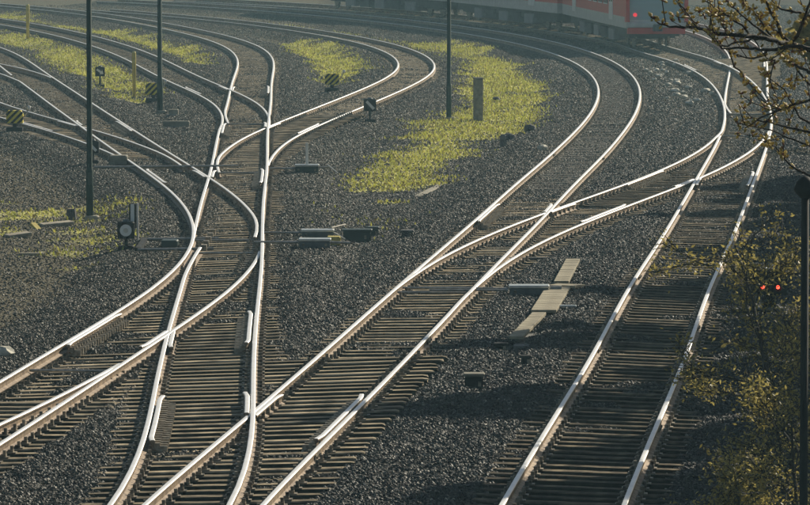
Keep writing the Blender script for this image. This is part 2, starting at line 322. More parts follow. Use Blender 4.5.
def ground_mat():
    m = bpy.data.materials.new('ballast_bed'); m.use_nodes = True; n = m.node_tree; b = n.nodes['Principled BSDF']; L = n.links.new
    b.inputs['Roughness'].default_value = .85; b.inputs['Specular IOR Level'].default_value = .04
    tc = n.nodes.new('ShaderNodeTexCoord')
    vo = n.nodes.new('ShaderNodeTexVoronoi'); vo.inputs['Scale'].default_value = 17; L(tc.outputs['Object'], vo.inputs['Vector'])
    cr = n.nodes.new('ShaderNodeValToRGB'); e = cr.color_ramp.elements
    e[0].position = .15; e[0].color = (.008, .008, .009, 1); e[1].position = .9; e[1].color = (.06, .058, .055, 1)
    sp = n.nodes.new('ShaderNodeSeparateColor'); L(vo.outputs['Color'], sp.inputs[0]); L(sp.outputs[0], cr.inputs[0])
    cs = n.nodes.new('ShaderNodeValToRGB'); e = cs.color_ramp.elements
    e[0].position = .2; e[0].color = (.06, .052, .036, 1); e[1].position = .9; e[1].color = (.29, .255, .175, 1)
    no = n.nodes.new('ShaderNodeTexNoise'); no.inputs['Scale'].default_value = 9; no.inputs['Detail'].default_value = 8; L(tc.outputs['Object'], no.inputs['Vector']); L(no.outputs['Fac'], cs.inputs[0])
    cg = n.nodes.new('ShaderNodeValToRGB'); e = cg.color_ramp.elements
    e[0].position = .32; e[0].color = (.17, .14, .07, 1); e[1].position = .64; e[1].color = (.90, .88, .38, 1); x = e.new(.47); x.color = (.58, .55, .18, 1)
    n2 = n.nodes.new('ShaderNodeTexNoise'); n2.inputs['Scale'].default_value = 2.3; n2.inputs['Detail'].default_value = 9; n2.inputs['Roughness'].default_value = .7
    L(tc.outputs['Object'], n2.inputs['Vector']); L(n2.outputs['Fac'], cg.inputs[0])
    def attr(nm): a = n.nodes.new('ShaderNodeAttribute'); a.attribute_name = nm; return a.outputs['Fac']
    m1 = n.nodes.new('ShaderNodeMix'); m1.data_type = 'RGBA'; L(attr('soil'), m1.inputs[0]); L(cr.outputs[0], m1.inputs[6]); L(cs.outputs[0], m1.inputs[7])
    mul = n.nodes.new('ShaderNodeMath'); mul.operation = 'MULTIPLY_ADD'; mul.inputs[1].default_value = 2.1
    n3 = n.nodes.new('ShaderNodeTexNoise'); n3.inputs['Scale'].default_value = 6; n3.inputs['Detail'].default_value = 6; L(tc.outputs['Object'], n3.inputs['Vector'])
    ms = n.nodes.new('ShaderNodeMath'); ms.operation = 'MULTIPLY_ADD'; ms.inputs[1].default_value = 1.6; ms.inputs[2].default_value = -1.1; L(n3.outputs['Fac'], ms.inputs[0])
    L(attr('grass'), mul.inputs[0]); L(ms.outputs[0], mul.inputs[2]); mul.use_clamp = True
    m2 = n.nodes.new('ShaderNodeMix'); m2.data_type = 'RGBA'; L(mul.outputs[0], m2.inputs[0]); L(m1.outputs[2], m2.inputs[6]); L(cg.outputs[0], m2.inputs[7])
    L(m2.outputs[2], b.inputs['Base Color'])
    bp = n.nodes.new('ShaderNodeBump'); bp.inputs['Strength'].default_value = 1.0; bp.inputs['Distance'].default_value = .05
    L(vo.outputs['Distance'], bp.inputs['Height']); bp.invert = True; L(bp.outputs[0], b.inputs['Normal'])
    return m
M_ground = ground_mat(); me.materials.append(M_ground)
ground = link('ballast_ground', me); tag(ground, kind='structure')

# loose ballast stones and grass tufts: geometry nodes scattered on copies of the bed
def scatter(name, label, cat, attr, dens, kindmat, seed, smin, smax, blades=False):
    gt = bpy.data.node_groups.new(name + '_nodes', 'GeometryNodeTree')
    gt.interface.new_socket('Geometry', in_out='INPUT', socket_type='NodeSocketGeometry'); gt.interface.new_socket('Geometry', in_out='OUTPUT', socket_type='NodeSocketGeometry')
    N = gt.nodes.new; L = gt.links.new
    gi = N('NodeGroupInput'); go = N('NodeGroupOutput')
    at = N('GeometryNodeInputNamedAttribute'); at.data_type = 'FLOAT'; at.inputs['Name'].default_value = attr
    mu = N('ShaderNodeMath'); mu.operation = 'MULTIPLY'; mu.inputs[1].default_value = dens; L(at.outputs[0], mu.inputs[0])
    dp = N('GeometryNodeDistributePointsOnFaces'); L(gi.outputs[0], dp.inputs['Mesh']); L(mu.outputs[0], dp.inputs['Density']); dp.inputs['Seed'].default_value = seed
    fa = N('GeometryNodeInputNamedAttribute'); fa.data_type = 'FLOAT'; fa.inputs['Name'].default_value = 'far'
    inst = N('GeometryNodeInstanceOnPoints'); L(dp.outputs['Points'], inst.inputs['Points'])
    jn = N('GeometryNodeJoinGeometry')
    for v in range(5):
        if blades:
            ms = N('GeometryNodeMeshCone'); ms.inputs['Vertices'].default_value = 3; ms.inputs['Radius Top'].default_value = 0; ms.inputs['Radius Bottom'].default_value = .16; ms.inputs['Depth'].default_value = 1.0 + .2 * v
            ms.inputs['Side Segments'].default_value = 2; g0 = ms.outputs['Mesh']
        else:
            ms = N('GeometryNodeMeshIcoSphere'); ms.inputs['Radius'].default_value = .5; ms.inputs['Subdivisions'].default_value = 1; g0 = ms.outputs['Mesh']
        spn = N('GeometryNodeSetPosition'); L(g0, spn.inputs['Geometry'])
        rv = N('FunctionNodeRandomValue'); rv.data_type = 'FLOAT_VECTOR'; k = .28 if not blades else .35
        rv.inputs[0].default_value = (-k, -k, -k * (0 if blades else 1)); rv.inputs[1].default_value = (k, k, k * (0 if blades else 1)); rv.inputs['Seed'].default_value = seed * 10 + v
        L(rv.outputs[0], spn.inputs['Offset'])
        fs = N('GeometryNodeSetShadeSmooth'); fs.inputs['Shade Smooth'].default_value = False; L(spn.outputs[0], fs.inputs[0])
        sm = N('GeometryNodeSetMaterial'); sm.inputs['Material'].default_value = kindmat; L(fs.outputs[0], sm.inputs[0])
        gi2 = N('GeometryNodeGeometryToInstance'); L(sm.outputs[0], gi2.inputs[0]); L(gi2.outputs[0], jn.inputs[0])
    L(jn.outputs[0], inst.inputs['Instance']); inst.inputs['Pick Instance'].default_value = True
    rr = N('FunctionNodeRandomValue'); rr.data_type = 'FLOAT_VECTOR'
    if blades: rr.inputs[0].default_value = (-.5, -.5, 0); rr.inputs[1].default_value = (.5, .5, 6.28)
    else: rr.inputs[0].default_value = (0, 0, 0); rr.inputs[1].default_value = (6.28, 6.28, 6.28)
    rr.inputs['Seed'].default_value = seed + 3; L(rr.outputs[0], inst.inputs['Rotation'])
    rs = N('FunctionNodeRandomValue'); rs.data_type = 'FLOAT'; rs.inputs[2].default_value = smin; rs.inputs[3].default_value = smax; rs.inputs['Seed'].default_value = seed + 5
    f1 = N('ShaderNodeMath'); f1.operation = 'MULTIPLY_ADD'; f1.inputs[1].default_value = .15; f1.inputs[2].default_value = 1.0; L(fa.outputs[0], f1.inputs[0])
    f2 = N('ShaderNodeMath'); f2.operation = 'MULTIPLY'; L(rs.outputs[1], f2.inputs[0]); L(f1.outputs[0], f2.inputs[1]); L(f2.outputs[0], inst.inputs['Scale'])
    L(inst.outputs[0], go.inputs[0])
    o = link(name, me.copy()); o.location.z = 0
    md = o.modifiers.new('scatter', 'NODES'); md.node_group = gt
    tag(o, label, cat, kind='stuff'); return o
def stone_mat():
    m = bpy.data.materials.new('ballast_stone'); m.use_nodes = True; n = m.node_tree; b = n.nodes['Principled BSDF']; L = n.links.new
    b.inputs['Roughness'].default_value = .6
    oi = n.nodes.new('ShaderNodeObjectInfo'); cr = n.nodes.new('ShaderNodeValToRGB'); cr.color_ramp.interpolation = 'LINEAR'; e = cr.color_ramp.elements
    e[0].position = 0; e[0].color = (.010, .010, .011, 1); e[1].position = 1; e[1].color = (.42, .39, .32, 1)
    for p, c in ((.5, (.024, .025, .027, 1)), (.8, (.062, .06, .056, 1)), (.95, (.13, .12, .10, 1))): x = e.new(p); x.color = c
    b.inputs['Specular IOR Level'].default_value = .3
    c2 = n.nodes.new('ShaderNodeValToRGB'); e = c2.color_ramp.elements
    e[0].position = 0; e[0].color = (.03, .026, .020, 1); e[1].position = 1; e[1].color = (.34, .30, .22, 1)
    for p, c in ((.5, (.075, .066, .048, 1)), (.88, (.13, .115, .083, 1))): x = e.new(p); x.color = c
    L(oi.outputs['Random'], c2.inputs[0])
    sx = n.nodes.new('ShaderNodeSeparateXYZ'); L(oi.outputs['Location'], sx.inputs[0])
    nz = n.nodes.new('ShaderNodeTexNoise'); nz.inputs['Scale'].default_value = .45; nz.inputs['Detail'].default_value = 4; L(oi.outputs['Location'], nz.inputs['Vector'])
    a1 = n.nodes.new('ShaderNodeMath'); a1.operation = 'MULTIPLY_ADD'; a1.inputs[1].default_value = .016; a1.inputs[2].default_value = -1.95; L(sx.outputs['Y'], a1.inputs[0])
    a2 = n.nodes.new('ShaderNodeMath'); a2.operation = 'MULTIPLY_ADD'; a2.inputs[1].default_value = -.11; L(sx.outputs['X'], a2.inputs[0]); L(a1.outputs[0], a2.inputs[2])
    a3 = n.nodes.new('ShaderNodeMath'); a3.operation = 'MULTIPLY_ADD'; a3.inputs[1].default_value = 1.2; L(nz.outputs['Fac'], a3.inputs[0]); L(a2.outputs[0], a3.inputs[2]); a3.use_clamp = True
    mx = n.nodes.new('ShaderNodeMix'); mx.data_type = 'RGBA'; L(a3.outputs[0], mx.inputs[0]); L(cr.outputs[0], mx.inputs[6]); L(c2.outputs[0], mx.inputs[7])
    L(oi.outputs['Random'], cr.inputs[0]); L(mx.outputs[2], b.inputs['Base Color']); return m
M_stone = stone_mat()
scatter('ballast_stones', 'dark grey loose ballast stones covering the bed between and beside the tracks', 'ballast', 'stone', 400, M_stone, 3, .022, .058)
scatter('grass_tufts', 'short yellow green grass and moss growing in patches between the tracks', 'grass', 'tuft', 60, M_grass, 9, .025, .075, blades=True)

# ------------------------------------------------------------------ tracks: rails
HD = [(-.036, -.012), (-.030, -.002), (-.015, 0), (.015, 0), (.030, -.002), (.036, -.012), (.034, -.040), (.009, -.052), (.009, -.120), (.0625, -.142), (.0625, -.155), (-.0625, -.155), (-.0625, -.142), (-.009, -.120), (-.009, -.052), (-.034, -.040)]
def sweep(pts, prof=HD, top=(0, 1, 2, 3, 4)):
    b = MB(); pts = [Vector(p) for p in pts]; n = len(prof); k = len(pts)
    for i, p in enumerate(pts):
        t = pts[min(i + 1, k - 1)] - pts[max(i - 1, 0)]; t.z = 0; t.normalize(); nx, ny = t.y, -t.x
        for u, v in prof: b.v.append((p.x + nx * u, p.y + ny * u, p.z + v))
    for i in range(k - 1):
        for q in range(n):
            r2 = (q + 1) % n; b.f.append((i * n + q, (i + 1) * n + q, (i + 1) * n + r2, i * n + r2)); b.m.append(0 if q in top else 1)
    b.f.append(tuple(range(n))); b.m.append(1); b.f.append(tuple((k - 1) * n + q for q in range(n - 1, -1, -1))); b.m.append(1)
    return b
SIDE = {'L': -.7525, 'R': .7525}
railno = [0]
def side_pts(rt, side, Ya, Yb, extra=None, step=1.0):
    r = RT[rt]; a, b = r.at_y(Ya), r.at_y(Yb); n = max(2, int(abs(b - a) / step) + 1); q = np.linspace(a, b, n)
    if extra is None: e = np.zeros(n)
    else: e = np.array([extra(r.P(v)[1]) for v in q])
    o = SIDE[side]; out = []
    for v, ex in zip(q, e):
        p = r.side(v, o + ex); zc = r.side(v, o)[2]; out.append((p[0], p[1], zc))
    return np.array(out)
def chain(*segs):
    """segs of (route, side, Ya, Yb), overlapped smoothly"""
    ps = [side_pts(*s) for s in segs]; P = ps[0]
    for nxt in ps[1:]:
        P = P[:-4]; nxt = nxt[4:]; a, b = P[-1], nxt[0]; ta = (P[-1] - P[-2]); tb = (nxt[1] - nxt[0]); d = np.linalg.norm(b - a)
        ta = ta / np.linalg.norm(ta) * d; tb = tb / np.linalg.norm(tb) * d; t = np.linspace(0, 1, 9)[1:-1, None]
        h = (2 * t**3 - 3 * t**2 + 1) * a + (t**3 - 2 * t**2 + t) * ta + (-2 * t**3 + 3 * t**2) * b + (t**3 - t**2) * tb
        P = np.vstack([P, h, nxt])
    return P
def rail(parent, pts, name='rail', lift=0.0, label=None):
    railno[0] += 1; pts = np.array(pts); pts[:, 2] += lift + .0012 * (railno[0] % 4)
    o = sweep(pts).build(name, [M_railtop, M_railside], parent)
    if label: o['label'] = label
    return o
TRK = {}
for k, lab in {
    'M': 'main curved track passing right of the concrete post and bending left before the red train',
    'V': 'track running almost straight up the middle left, then curving to the far left edge',
    'G': 'track leaving the disc signal and running down to the lower left edge',
    'H': 'track splitting off at the lower left corner of the picture',
    'E': 'track curving up left from the disc signal, passing right of the nearest mast',
    'K': 'short branch to the left edge passing beside the nearest striped weight',
    'L': 'lower of the two branches splitting at the left edge above the striped weight',
    'C': 'track from the far left edge between two dry grass strips, behind the second mast',
    'B': 'tightly bowed siding around the small dry grass patch left of the third mast',
    'X': 'crossover track linking the main curve with the shaded right-hand track',
    'R': 'shaded right-hand track with bright rails that leads round to the red train',
    'T': 'track running off under the overhanging branches at the upper right',
    }.items():
    r = RT[k]; i = len(r.x) // 2; e = empty('railway_track', (float(r.x[0]), float(r.y[0]), 0)); TRK[k] = e
    tag(e, lab, 'railway track')
bpy.context.view_layer.update()
def child(o, par):
    """parent while keeping the world place"""
    o.parent = par; o.matrix_parent_inverse = Matrix.Translation(par.location).inverted(); return o
class Par:  # wraps building in world coordinates under a placed empty
    pass
def wrail(k, pts, **kw): o = rail(None, pts, **kw); return child(o, TRK[k])
def opening(Yt, amt, length, sgn):       # blade standing open at its toe at Yt
    return lambda Y: sgn * amt * max(0, 1 - abs(Y - Yt) / length) ** 1.6
wrail('V', side_pts('V', 'R', 57.6, 400))
wrail('V', side_pts('V', 'L', 57.6, 112, opening(112, .19, 9, 1)), label='left rail with the open switch blade end')
wrail('G', chain(('G', 'L', 50, 116), ('E', 'L', 114, 150), ('K', 'L', 143, 400)))
wrail('G', side_pts('G', 'R', 50, 110.8))
wrail('H', side_pts('H', 'R', 50, 85.5)); wrail('H', side_pts('H', 'L', 50, 80.5))
wrail('E', side_pts('E', 'R', 114, 400, opening(114, .20, 9, -1)), label='right rail ending in an open switch blade')
wrail('E', chain(('E', 'L', 144, 206), ('L', 'L', 203, 400)))
wrail('L', side_pts('E', 'L', 209, 400)); wrail('L', side_pts('L', 'R', 206.5, 400))
wrail('K', side_pts('K', 'R', 143, 400, opening(143, .18, 8, -1)))
wrail('C', chain(('V', 'L', 114.8, 168), ('C', 'L', 165, 400)))
wrail('C', side_pts('C', 'R', 166.5, 400))
wrail('V', side_pts('V', 'L', 168.5, 400, opening(168.5, .24, 10, 1)), label='left rail of the far part ending in an open switch blade')
wrail('B', side_pts('B', 'L', 140.5, 400, opening(140.5, .26, 9, 1))); wrail('B', side_pts('B', 'R', 143.5, 400))
wrail('M', side_pts('M', 'L', 55, 400)); wrail('M', chain(('M', 'R', 55, 97.5), ('X', 'R', 95, 163)))
wrail('M', side_pts('M', 'R', 99.5, 400))
wrail('X', chain(('X', 'L', 100.4, 163), ('R', 'L', 160, 400))); 
wrail('R', side_pts('R', 'L', 45, 160.5)); wrail('R', side_pts('R', 'R', 45, 400))
wrail('T', side_pts('T', 'L', 175.6, 400, opening(175.6, .22, 9, 1))); wrail('T', side_pts('T', 'R', 186, 400))
# wing rails at the frogs and check rails opposite
def flare(Ya, Yb, base, sgn):
    lo, hi = min(Ya, Yb), max(Ya, Yb)
    def f(Y):
        e = min(Y - lo, hi - Y) if base > .1 else (hi - Y if Ya < Yb else Y - lo); return sgn * (base + max(0, .5 - e) / .5 * .035)
    return f
def short(k, rt, side, Ya, Yb, base, name, sgn):
    o = rail(None, side_pts(rt, side, Ya, Yb, flare(Ya, Yb, base, sgn), .2), name=name, lift=.012 if name == 'check_rail' else .003); return child(o, TRK[k])
FROGS = [('V', 'R', 'M', 'L', 76.5, 1), ('G', 'R', 'V', 'L', 91.5, -1), ('E', 'R', 'V', 'L', 138, 1), ('V', 'R', 'B', 'L', 165, 1), ('C', 'R', 'V', 'L', 194.5, 1),
         ('K', 'R', 'E', 'L', 166.5, 1), ('M', 'R', 'X', 'L', 123.4, 1), ('X', 'R', 'R', 'L', 137.7, -1), ('R', 'R', 'T', 'L', 218, 1)]
for ra, sa, rb, sb, Yf, dr in FROGS:
    short(ra, ra, sa, Yf + .3 * dr, Yf + 3.4 * dr, .088, 'wing_rail', -1)
    short(rb, rb, sb, Yf + .3 * dr, Yf + 3.4 * dr, .088, 'wing_rail', 1)
    short(ra, ra, 'L', Yf - 3.2, Yf + 3.2, .105, 'check_rail', 1)
    short(rb, rb, 'R', Yf - 3.2, Yf + 3.2, .105, 'check_rail', -1)
    for rt_, sgn in ((ra, 1), (rb, -1)):      # ribbed chairs bracing the check rails
        r_ = RT[rt_]; q_ = r_.at_y(Yf - 3.1); b = MB()
        while q_ < r_.at_y(Yf + 3.1):
            o_ = -.7525 * sgn + sgn * .24; p_ = r_.side(q_, o_); h_ = float(r_.P(q_)[2])
            b.box((p_[0], p_[1], p_[2] - .13), (.20, .05, .10), rz=-h_); b.box((p_[0] - math.cos(h_) * sgn * .05, p_[1] + math.sin(h_) * sgn * .05, p_[2] - .065), (.10, .05, .05), rz=-h_); q_ += .3
        tag(child(b.build('rib_chairs', M_rib), TRK[rt_]), kind='stuff')

# fishplated joints along the plain rails
def fishplates(k, side, Y):
    r = RT[k]; q = r.at_y(Y); p = r.side(q, SIDE[side]); h = float(r.P(q)[2]); b = MB()
    for e in (-.024, .024):
        b.box((p[0] + math.cos(h) * e, p[1] - math.sin(h) * e, p[2] - .085), (.022, .62, .075), rz=-h)
        for u in (-.22, -.08, .08, .22): b.box((p[0] + math.cos(h) * e * 1.7 + math.sin(h) * u, p[1] - math.sin(h) * e * 1.7 + math.cos(h) * u, p[2] - .085), (.03, .035, .035), rz=-h)
    child(b.build('fishplate', M_plate), TRK[k])
for k, side, Y in (('R', 'R', 93), ('R', 'R', 76), ('R', 'L', 104), ('R', 'L', 88), ('R', 'R', 121), ('M', 'L', 84), ('M', 'R', 90), ('V', 'R', 104), ('V', 'L', 83), ('M', 'R', 149), ('M', 'L', 151), ('M', 'R', 72), ('B', 'R', 176), ('B', 'L', 181), ('X', 'R', 128)): fishplates(k, side, Y)

# sleepers
def sleeper_mesh(name, length, mt, seed, b=.018):
    rr = random.Random(seed); mb = MB(); hw, hh = .12, .15
    secs = [-length / 2, -length / 2 + .03, 0, length / 2 - .03, length / 2]
    prof = [(-hw + b, 0), (hw - b, 0), (hw, -b), (hw, -hh), (-hw, -hh), (-hw, -b)]
    for i, x in enumerate(secs):
        k = .93 if i in (0, 4) else 1
        for u, v in prof: mb.v.append((x + rr.uniform(-.008, .008), u * k + rr.uniform(-.005, .005), v - (.01 if i in (0, 4) else 0) + rr.uniform(-.004, .003)))
    n = 6
    for i in range(4):
        for q in range(n): r2 = (q + 1) % n; mb.f.append((i * n + q, i * n + r2, (i + 1) * n + r2, (i + 1) * n + q)); mb.m.append(0 if q in (0, 5) else 1)
    mb.f.append(tuple(range(n - 1, -1, -1))); mb.m.append(0); mb.f.append(tuple(4 * n + q for q in range(n))); mb.m.append(0)
    return mb
SLM = {m_: [sleeper_mesh('sleeper', 2.6, m_, s).mesh('sleeper', [m_, M_conc_sl if m_ is M_conc_sl else M_sleeper_shade]) for s in range(5)] for m_ in (M_wood, M_conc_sl, M_wood_shade)}
ORDER = ['V', 'M', 'E', 'R', 'G', 'C', 'B', 'X', 'K', 'L', 'T', 'H']
def lateral(k, x, y, h):
    """signed offset at which road k crosses the sleeper line through x, y"""
    r = RT[k]; al = (r.x - x) * math.sin(h) + (r.y - y) * math.cos(h); i = np.where((al[:-1] < 0) & (al[1:] >= 0))[0]
    out = []
    for j in i:
        t = -al[j] / (al[j + 1] - al[j]); X = r.x[j] + t * (r.x[j + 1] - r.x[j]); Y = r.y[j] + t * (r.y[j + 1] - r.y[j])
        o = (X - x) * math.cos(h) - (Y - y) * math.sin(h)
        if abs(o) < 6: out.append(o)
    return min(out, key=abs) if out else None
CONC = {'X': (115, 400), 'M': (118, 400), 'R': (60, 400), 'T': (150, 400)}
for oi_, k in enumerate(ORDER):
    r = RT[k]; q = .3; far = MB(); fast = MB(); count = 0
    while q < r.s[-1]:
        x, y, h, c = [float(v) for v in r.P(q)]; q += .6 if y < 250 else .62
        if abs(x) > y * .0765 + 9: continue
        skip = False; lo, hi = -1.3, 1.3; offs = [0.0]
        for k2 in ORDER[:oi_]:
            o = lateral(k2, x, y, h)
            if o is not None and abs(o) < 2.62: skip = True
        if skip: continue
        for k2 in ORDER[oi_ + 1:]:
            o = lateral(k2, x, y, h)
            if o is not None and abs(o) < 2.62: lo = min(lo, o - 1.3); hi = max(hi, o + 1.3); offs.append(o)
        L = hi - lo; mid = (hi + lo) / 2; cz = abs(c) / 2; tilt = math.atan2(c, 1.505)
        mt = M_conc_sl if (k in CONC and CONC[k][0] < y < CONC[k][1] and L < 2.7 and k != 'R') else (M_wood_shade if k == 'R' else M_wood)
        cx, cy = x + math.cos(h) * mid, y - math.sin(h) * mid; z = -.172 + cz + mid * math.tan(tilt)
        jx = rnd.uniform(-.04, .04); jh = rnd.uniform(-.012, .012)
        rot = Matrix.Rotation(-h + jh, 3, 'Z') @ Matrix.Rotation(-tilt, 3, 'Y')
        cx += math.cos(h) * jx; cy -= math.sin(h) * jx
        if y < 178 and count < 300:
            o = bpy.data.objects.new('sleeper', rnd.choice(SLM[mt])); COL.objects.link(o)
            o.parent = TRK[k]; o.location = Vector((cx, cy, z + rnd.uniform(-.008, .006))) - TRK[k].location
            o.rotation_euler = rot.to_euler(); o.scale = (L / 2.6, rnd.uniform(.92, 1.06), 1); count += 1
            if rnd.random() < .5: o.rotation_euler.rotate_axis('Z', math.pi)
        else: far.box((cx, cy, z - .06), (L, .25, .12), rot=rot, m=1 if mt is M_conc_sl else 0)
        # base plates, clips and bolts on either side of both rails
        if y < 210:
            for o in offs:
                for sd_ in (-.7525, .7525):
                    u = o + sd_
                    bx, by = x + math.cos(h) * u, y - math.sin(h) * u; bz = -.172 + cz + u * math.tan(tilt)
                    fast.box((bx, by, bz + .008), (.36, .16, .016), rot=rot)
                    for e in (-.105, .105):
                        fast.box((bx + math.cos(h) * e, by - math.sin(h) * e, bz + .034), (.075, .10, .036), rot=rot)
                        fast.box((bx + math.cos(h) * e * 1.1, by - math.sin(h) * e * 1.1, bz + .075), (.045, .042, .06), rot=rot)
    if far.v: tag(child(far.build('sleeper_run', [M_wood, M_conc_sl]), TRK[k]), kind='stuff')
    if fast.v: tag(child(fast.build('rail_fastenings', M_plate), TRK[k]), kind='stuff')

# ------------------------------------------------------------------ masts, posts
gz = lambda x, y: float(Z[np.argmin(abs(xl - x)), np.argmin(abs(yl - y))])
def mast(x, y, rad, H, label):
    t = empty('lamp_mast', (x, y, gz(x, y))); tag(t, label, 'lamp mast', 'tall green lamp masts')
    b = MB(); b.tube([(0, 0, 0), (0, 0, 1.2), (0, 0, 1.22), (0, 0, H)], [rad * 1.25, rad * 1.25, rad, rad * .72], 12); b.build('pole', M_green, t, True)
    b = MB(); b.cbox((.05, .02, .04), (.34, .34, .16), .03); b.build('foundation', M_concrete, t)
    b = MB(); b.tube([(0, 0, H - .1), (.3, -.1, H + .25), (1.2, -.3, H + .4)], [.04, .035, .03], 8); b.build('bracket', M_green, t, True)
    b = MB(); b.cbox((1.5, -.4, H + .38), (.75, .28, .16), .04); b.build('lamp_head', M_grey, t)
    b = MB(); b.box((.0, -rad * 1.2, 1.0), (.09, .02, .3)); b.build('door', M_green_cab, t)
    return t
mast(-7.52, 126.2, .068, 12.5, 'tall green mast nearest the camera, in grass at the left above the disc signal')
mast(-8.42, 181.99, .082, 13, 'tall green mast farther back on the left with a striped weight at its foot')
mast(1.47, 177.43, .070, 13, 'tall slim green mast in the middle beside the square concrete post')
def ypost(x, y, h, rad, label):
    t = empty('marker_post', (x, y, gz(x, y))); tag(t, label, 'marker post', 'thin yellow posts on the left')
    b = MB(); b.tube([(0, 0, -.1), (0, 0, h * .42), (0, 0, h * .42 + .01), (0, 0, h * .96), (0, 0, h)], [rad * .85, rad * .85, rad, rad, rad * .7], 10); b.build('post', M_yellow, t, True)
    b = MB(); b.tube([(0, 0, -.12), (0, 0, .05)], [rad * 2.2, rad * 1.8], 8); b.build('foot', M_post, t)
ypost(-18.6, 261.5, 1.75, .09, 'yellowish post at the far upper left between the far tracks')
ypost(-9.99, 195.4, 1.72, .075, 'yellowish post left of the second mast beside a track')
t = empty('concrete_post', (2.44, 176.7, gz(2.44, 176.7))); tag(t, 'thick square grey concrete post in the grass between the third mast and the main curve', 'post')
b = MB(); b.cbox((0, 0, .66), (.30, .34, 1.48), .03, .12); b.build('shaft', M_post, t)
b = MB(); b.cbox((0, 0, 1.415), (.33, .37, .045), .012, .12); b.build('cap', M_post, t)
t = empty('stub_post', (2.95, 159.4, gz(2.95, 159.4))); tag(t, 'short stubby grey post with two dark lumps beside it below the grass patch', 'post')
b = MB(); b.cbox((0, 0, .15), (.18, .2, .42), .02, .1); b.build('shaft', M_post, t)
b = MB(); b.box((0, 0, .375), (.12, .14, .03), .1); b.build('cap', M_concrete, t)

def rock(name, x, y, size, mt, label, cat='stone', sq=(1, 1, .7), seed=1, group=None, z=None):
    bm = bmesh.new(); bmesh.ops.create_icosphere(bm, subdivisions=2, radius=.5); rr = random.Random(seed)
    for v in bm.verts:
        n_ = v.co.normalized(); k = 1 + .22 * math.sin(n_.x * 4 + seed) * math.cos(n_.y * 5 + seed * 2) + rr.uniform(-.08, .08)
        v.co = Vector((v.co.x * sq[0], v.co.y * sq[1], v.co.z * sq[2])) * k * size
    me_ = bpy.data.meshes.new(name); bm.to_mesh(me_); bm.free(); me_.materials.append(mt)
    o = link(name, me_, loc=(x, y, (gz(x, y) if z is None else z) + size * sq[2] * .28)); tag(o, label, cat, group); return o
rock('dark_lump', 3.22, 163.7, .42, M_rockdark, 'dark lump right of the short stub post, nearer of two', 'stone', seed=3)
rock('dark_lump', 3.96, 167.6, .40, M_rockdark, 'dark lump against the edge of the main curve ballast, farther of two', 'stone', seed=5)
rock('yellow_stone', 4.02, 154.8, .30, M_rockpale, 'small yellowish stone close to the inner rail of the main curve', 'stone', seed=8)
rock('grass_lump', 2.2, 186.0, .26, M_rockdark, 'small dark lump in the grass just above the concrete post', 'stone', seed=9)
rock('grass_lump', 3.3, 192.0, .30, M_rockdark, 'dark lump in the grass to the right and above the concrete post', 'stone', seed=13)
rock('boulder', -6.68, 88.1, .34, M_rockpale, 'pale boulder at the left edge beside the lower left track', 'stone', seed=12)
rock('boulder', -9.05, 115.5, .42, M_rockdark, 'dark rock at the left edge below the mossy patch', 'stone', seed=17)
rock('white_stone', -8.0, 124.0, .16, M_rockpale, 'pale stone at the foot of the nearest mast', 'stone', seed=20)

# hand lever weights with black and yellow stripes
def weight(x, y, rz, label, s=1.0):
    t = empty('point_lever', (x, y, gz(x, y)), rz); tag(t, label, 'point lever', 'striped hand point levers')
    wb = MB(); W, D, H = .52 * s, .26 * s, .40 * s; n = 7; z0 = .28
    # slab whose diagonal bands are real separate strips, alternately yellow and black
    pts = []
    def slab(u0, u1, m_):
        # clip a diagonal band (u = x + z) to the rectangle with rounded top
        poly = [(-W / 2, 0), (W / 2, 0), (W / 2, H * .8), (W * .38, H), (-W * .38, H), (-W / 2, H * .8)]
        def clip(pl, f):
            out = []
            for i in range(len(pl)):
                a, b_ = pl[i], pl[(i + 1) % len(pl)]; fa, fb = f(a), f(b_)
                if fa >= 0: out.append(a)
                if fa * fb < 0: tt = fa / (fa - fb); out.append((a[0] + tt * (b_[0] - a[0]), a[1] + tt * (b_[1] - a[1])))
            return out
        pl = clip(poly, lambda p_: (p_[0] - p_[1] * -1 * -1) - u0) if False else clip(poly, lambda p_: (p_[0] - p_[1]) - u0)
        pl = clip(pl, lambda p_: u1 - (p_[0] - p_[1]))
        if len(pl) < 3: return
        k = len(pl); vs = [(a, -D / 2, z0 + c_) for a, c_ in pl] + [(a, D / 2, z0 + c_) for a, c_ in pl]
        wb.add(vs, [tuple(range(k)), tuple(range(2 * k - 1, k - 1, -1))] + [(i, k + i, k + (i + 1) % k, (i + 1) % k) for i in range(k)], m_)
    u = -W / 2 - H; i = 0; st = (W + H) / 9
    while u < W / 2: slab(u, u + st, i % 2); u += st; i += 1
    wb.build('weight', [M_stripey, M_black], t)
    b = MB(); b.box((0, 0, .08), (.5, .5, .16)); b.box((0, 0, .2), (.12, .12, .2)); b.build('base', M_black, t)
    b = MB(); b.tube([(0, 0, .2), (.35, 0, .55), (.42, 0, .72)], [.022, .022, .018], 8); b.build('lever', M_rod, t, True)
    b = MB(); b.tube([(.42, 0, .70), (.46, 0, .82)], [.05, .05], 8); b.build('grip', M_white, t, True)
    b = MB(); b.tube([(.2, 0, .06), (1.5, 0, .05)], .022, 6); b.build('rod', M_rod, t)
weight(-12.20, 165.6, .0, 'black and yellow striped lever weight at the left edge, nearest of three', 1.0)
weight(-2.72, 197.2, .05, 'black and yellow striped lever weight below the small dry grass patch', 1.0)
weight(-9.05, 190.5, -.05, 'black and yellow striped lever weight behind the second mast', 1.05)

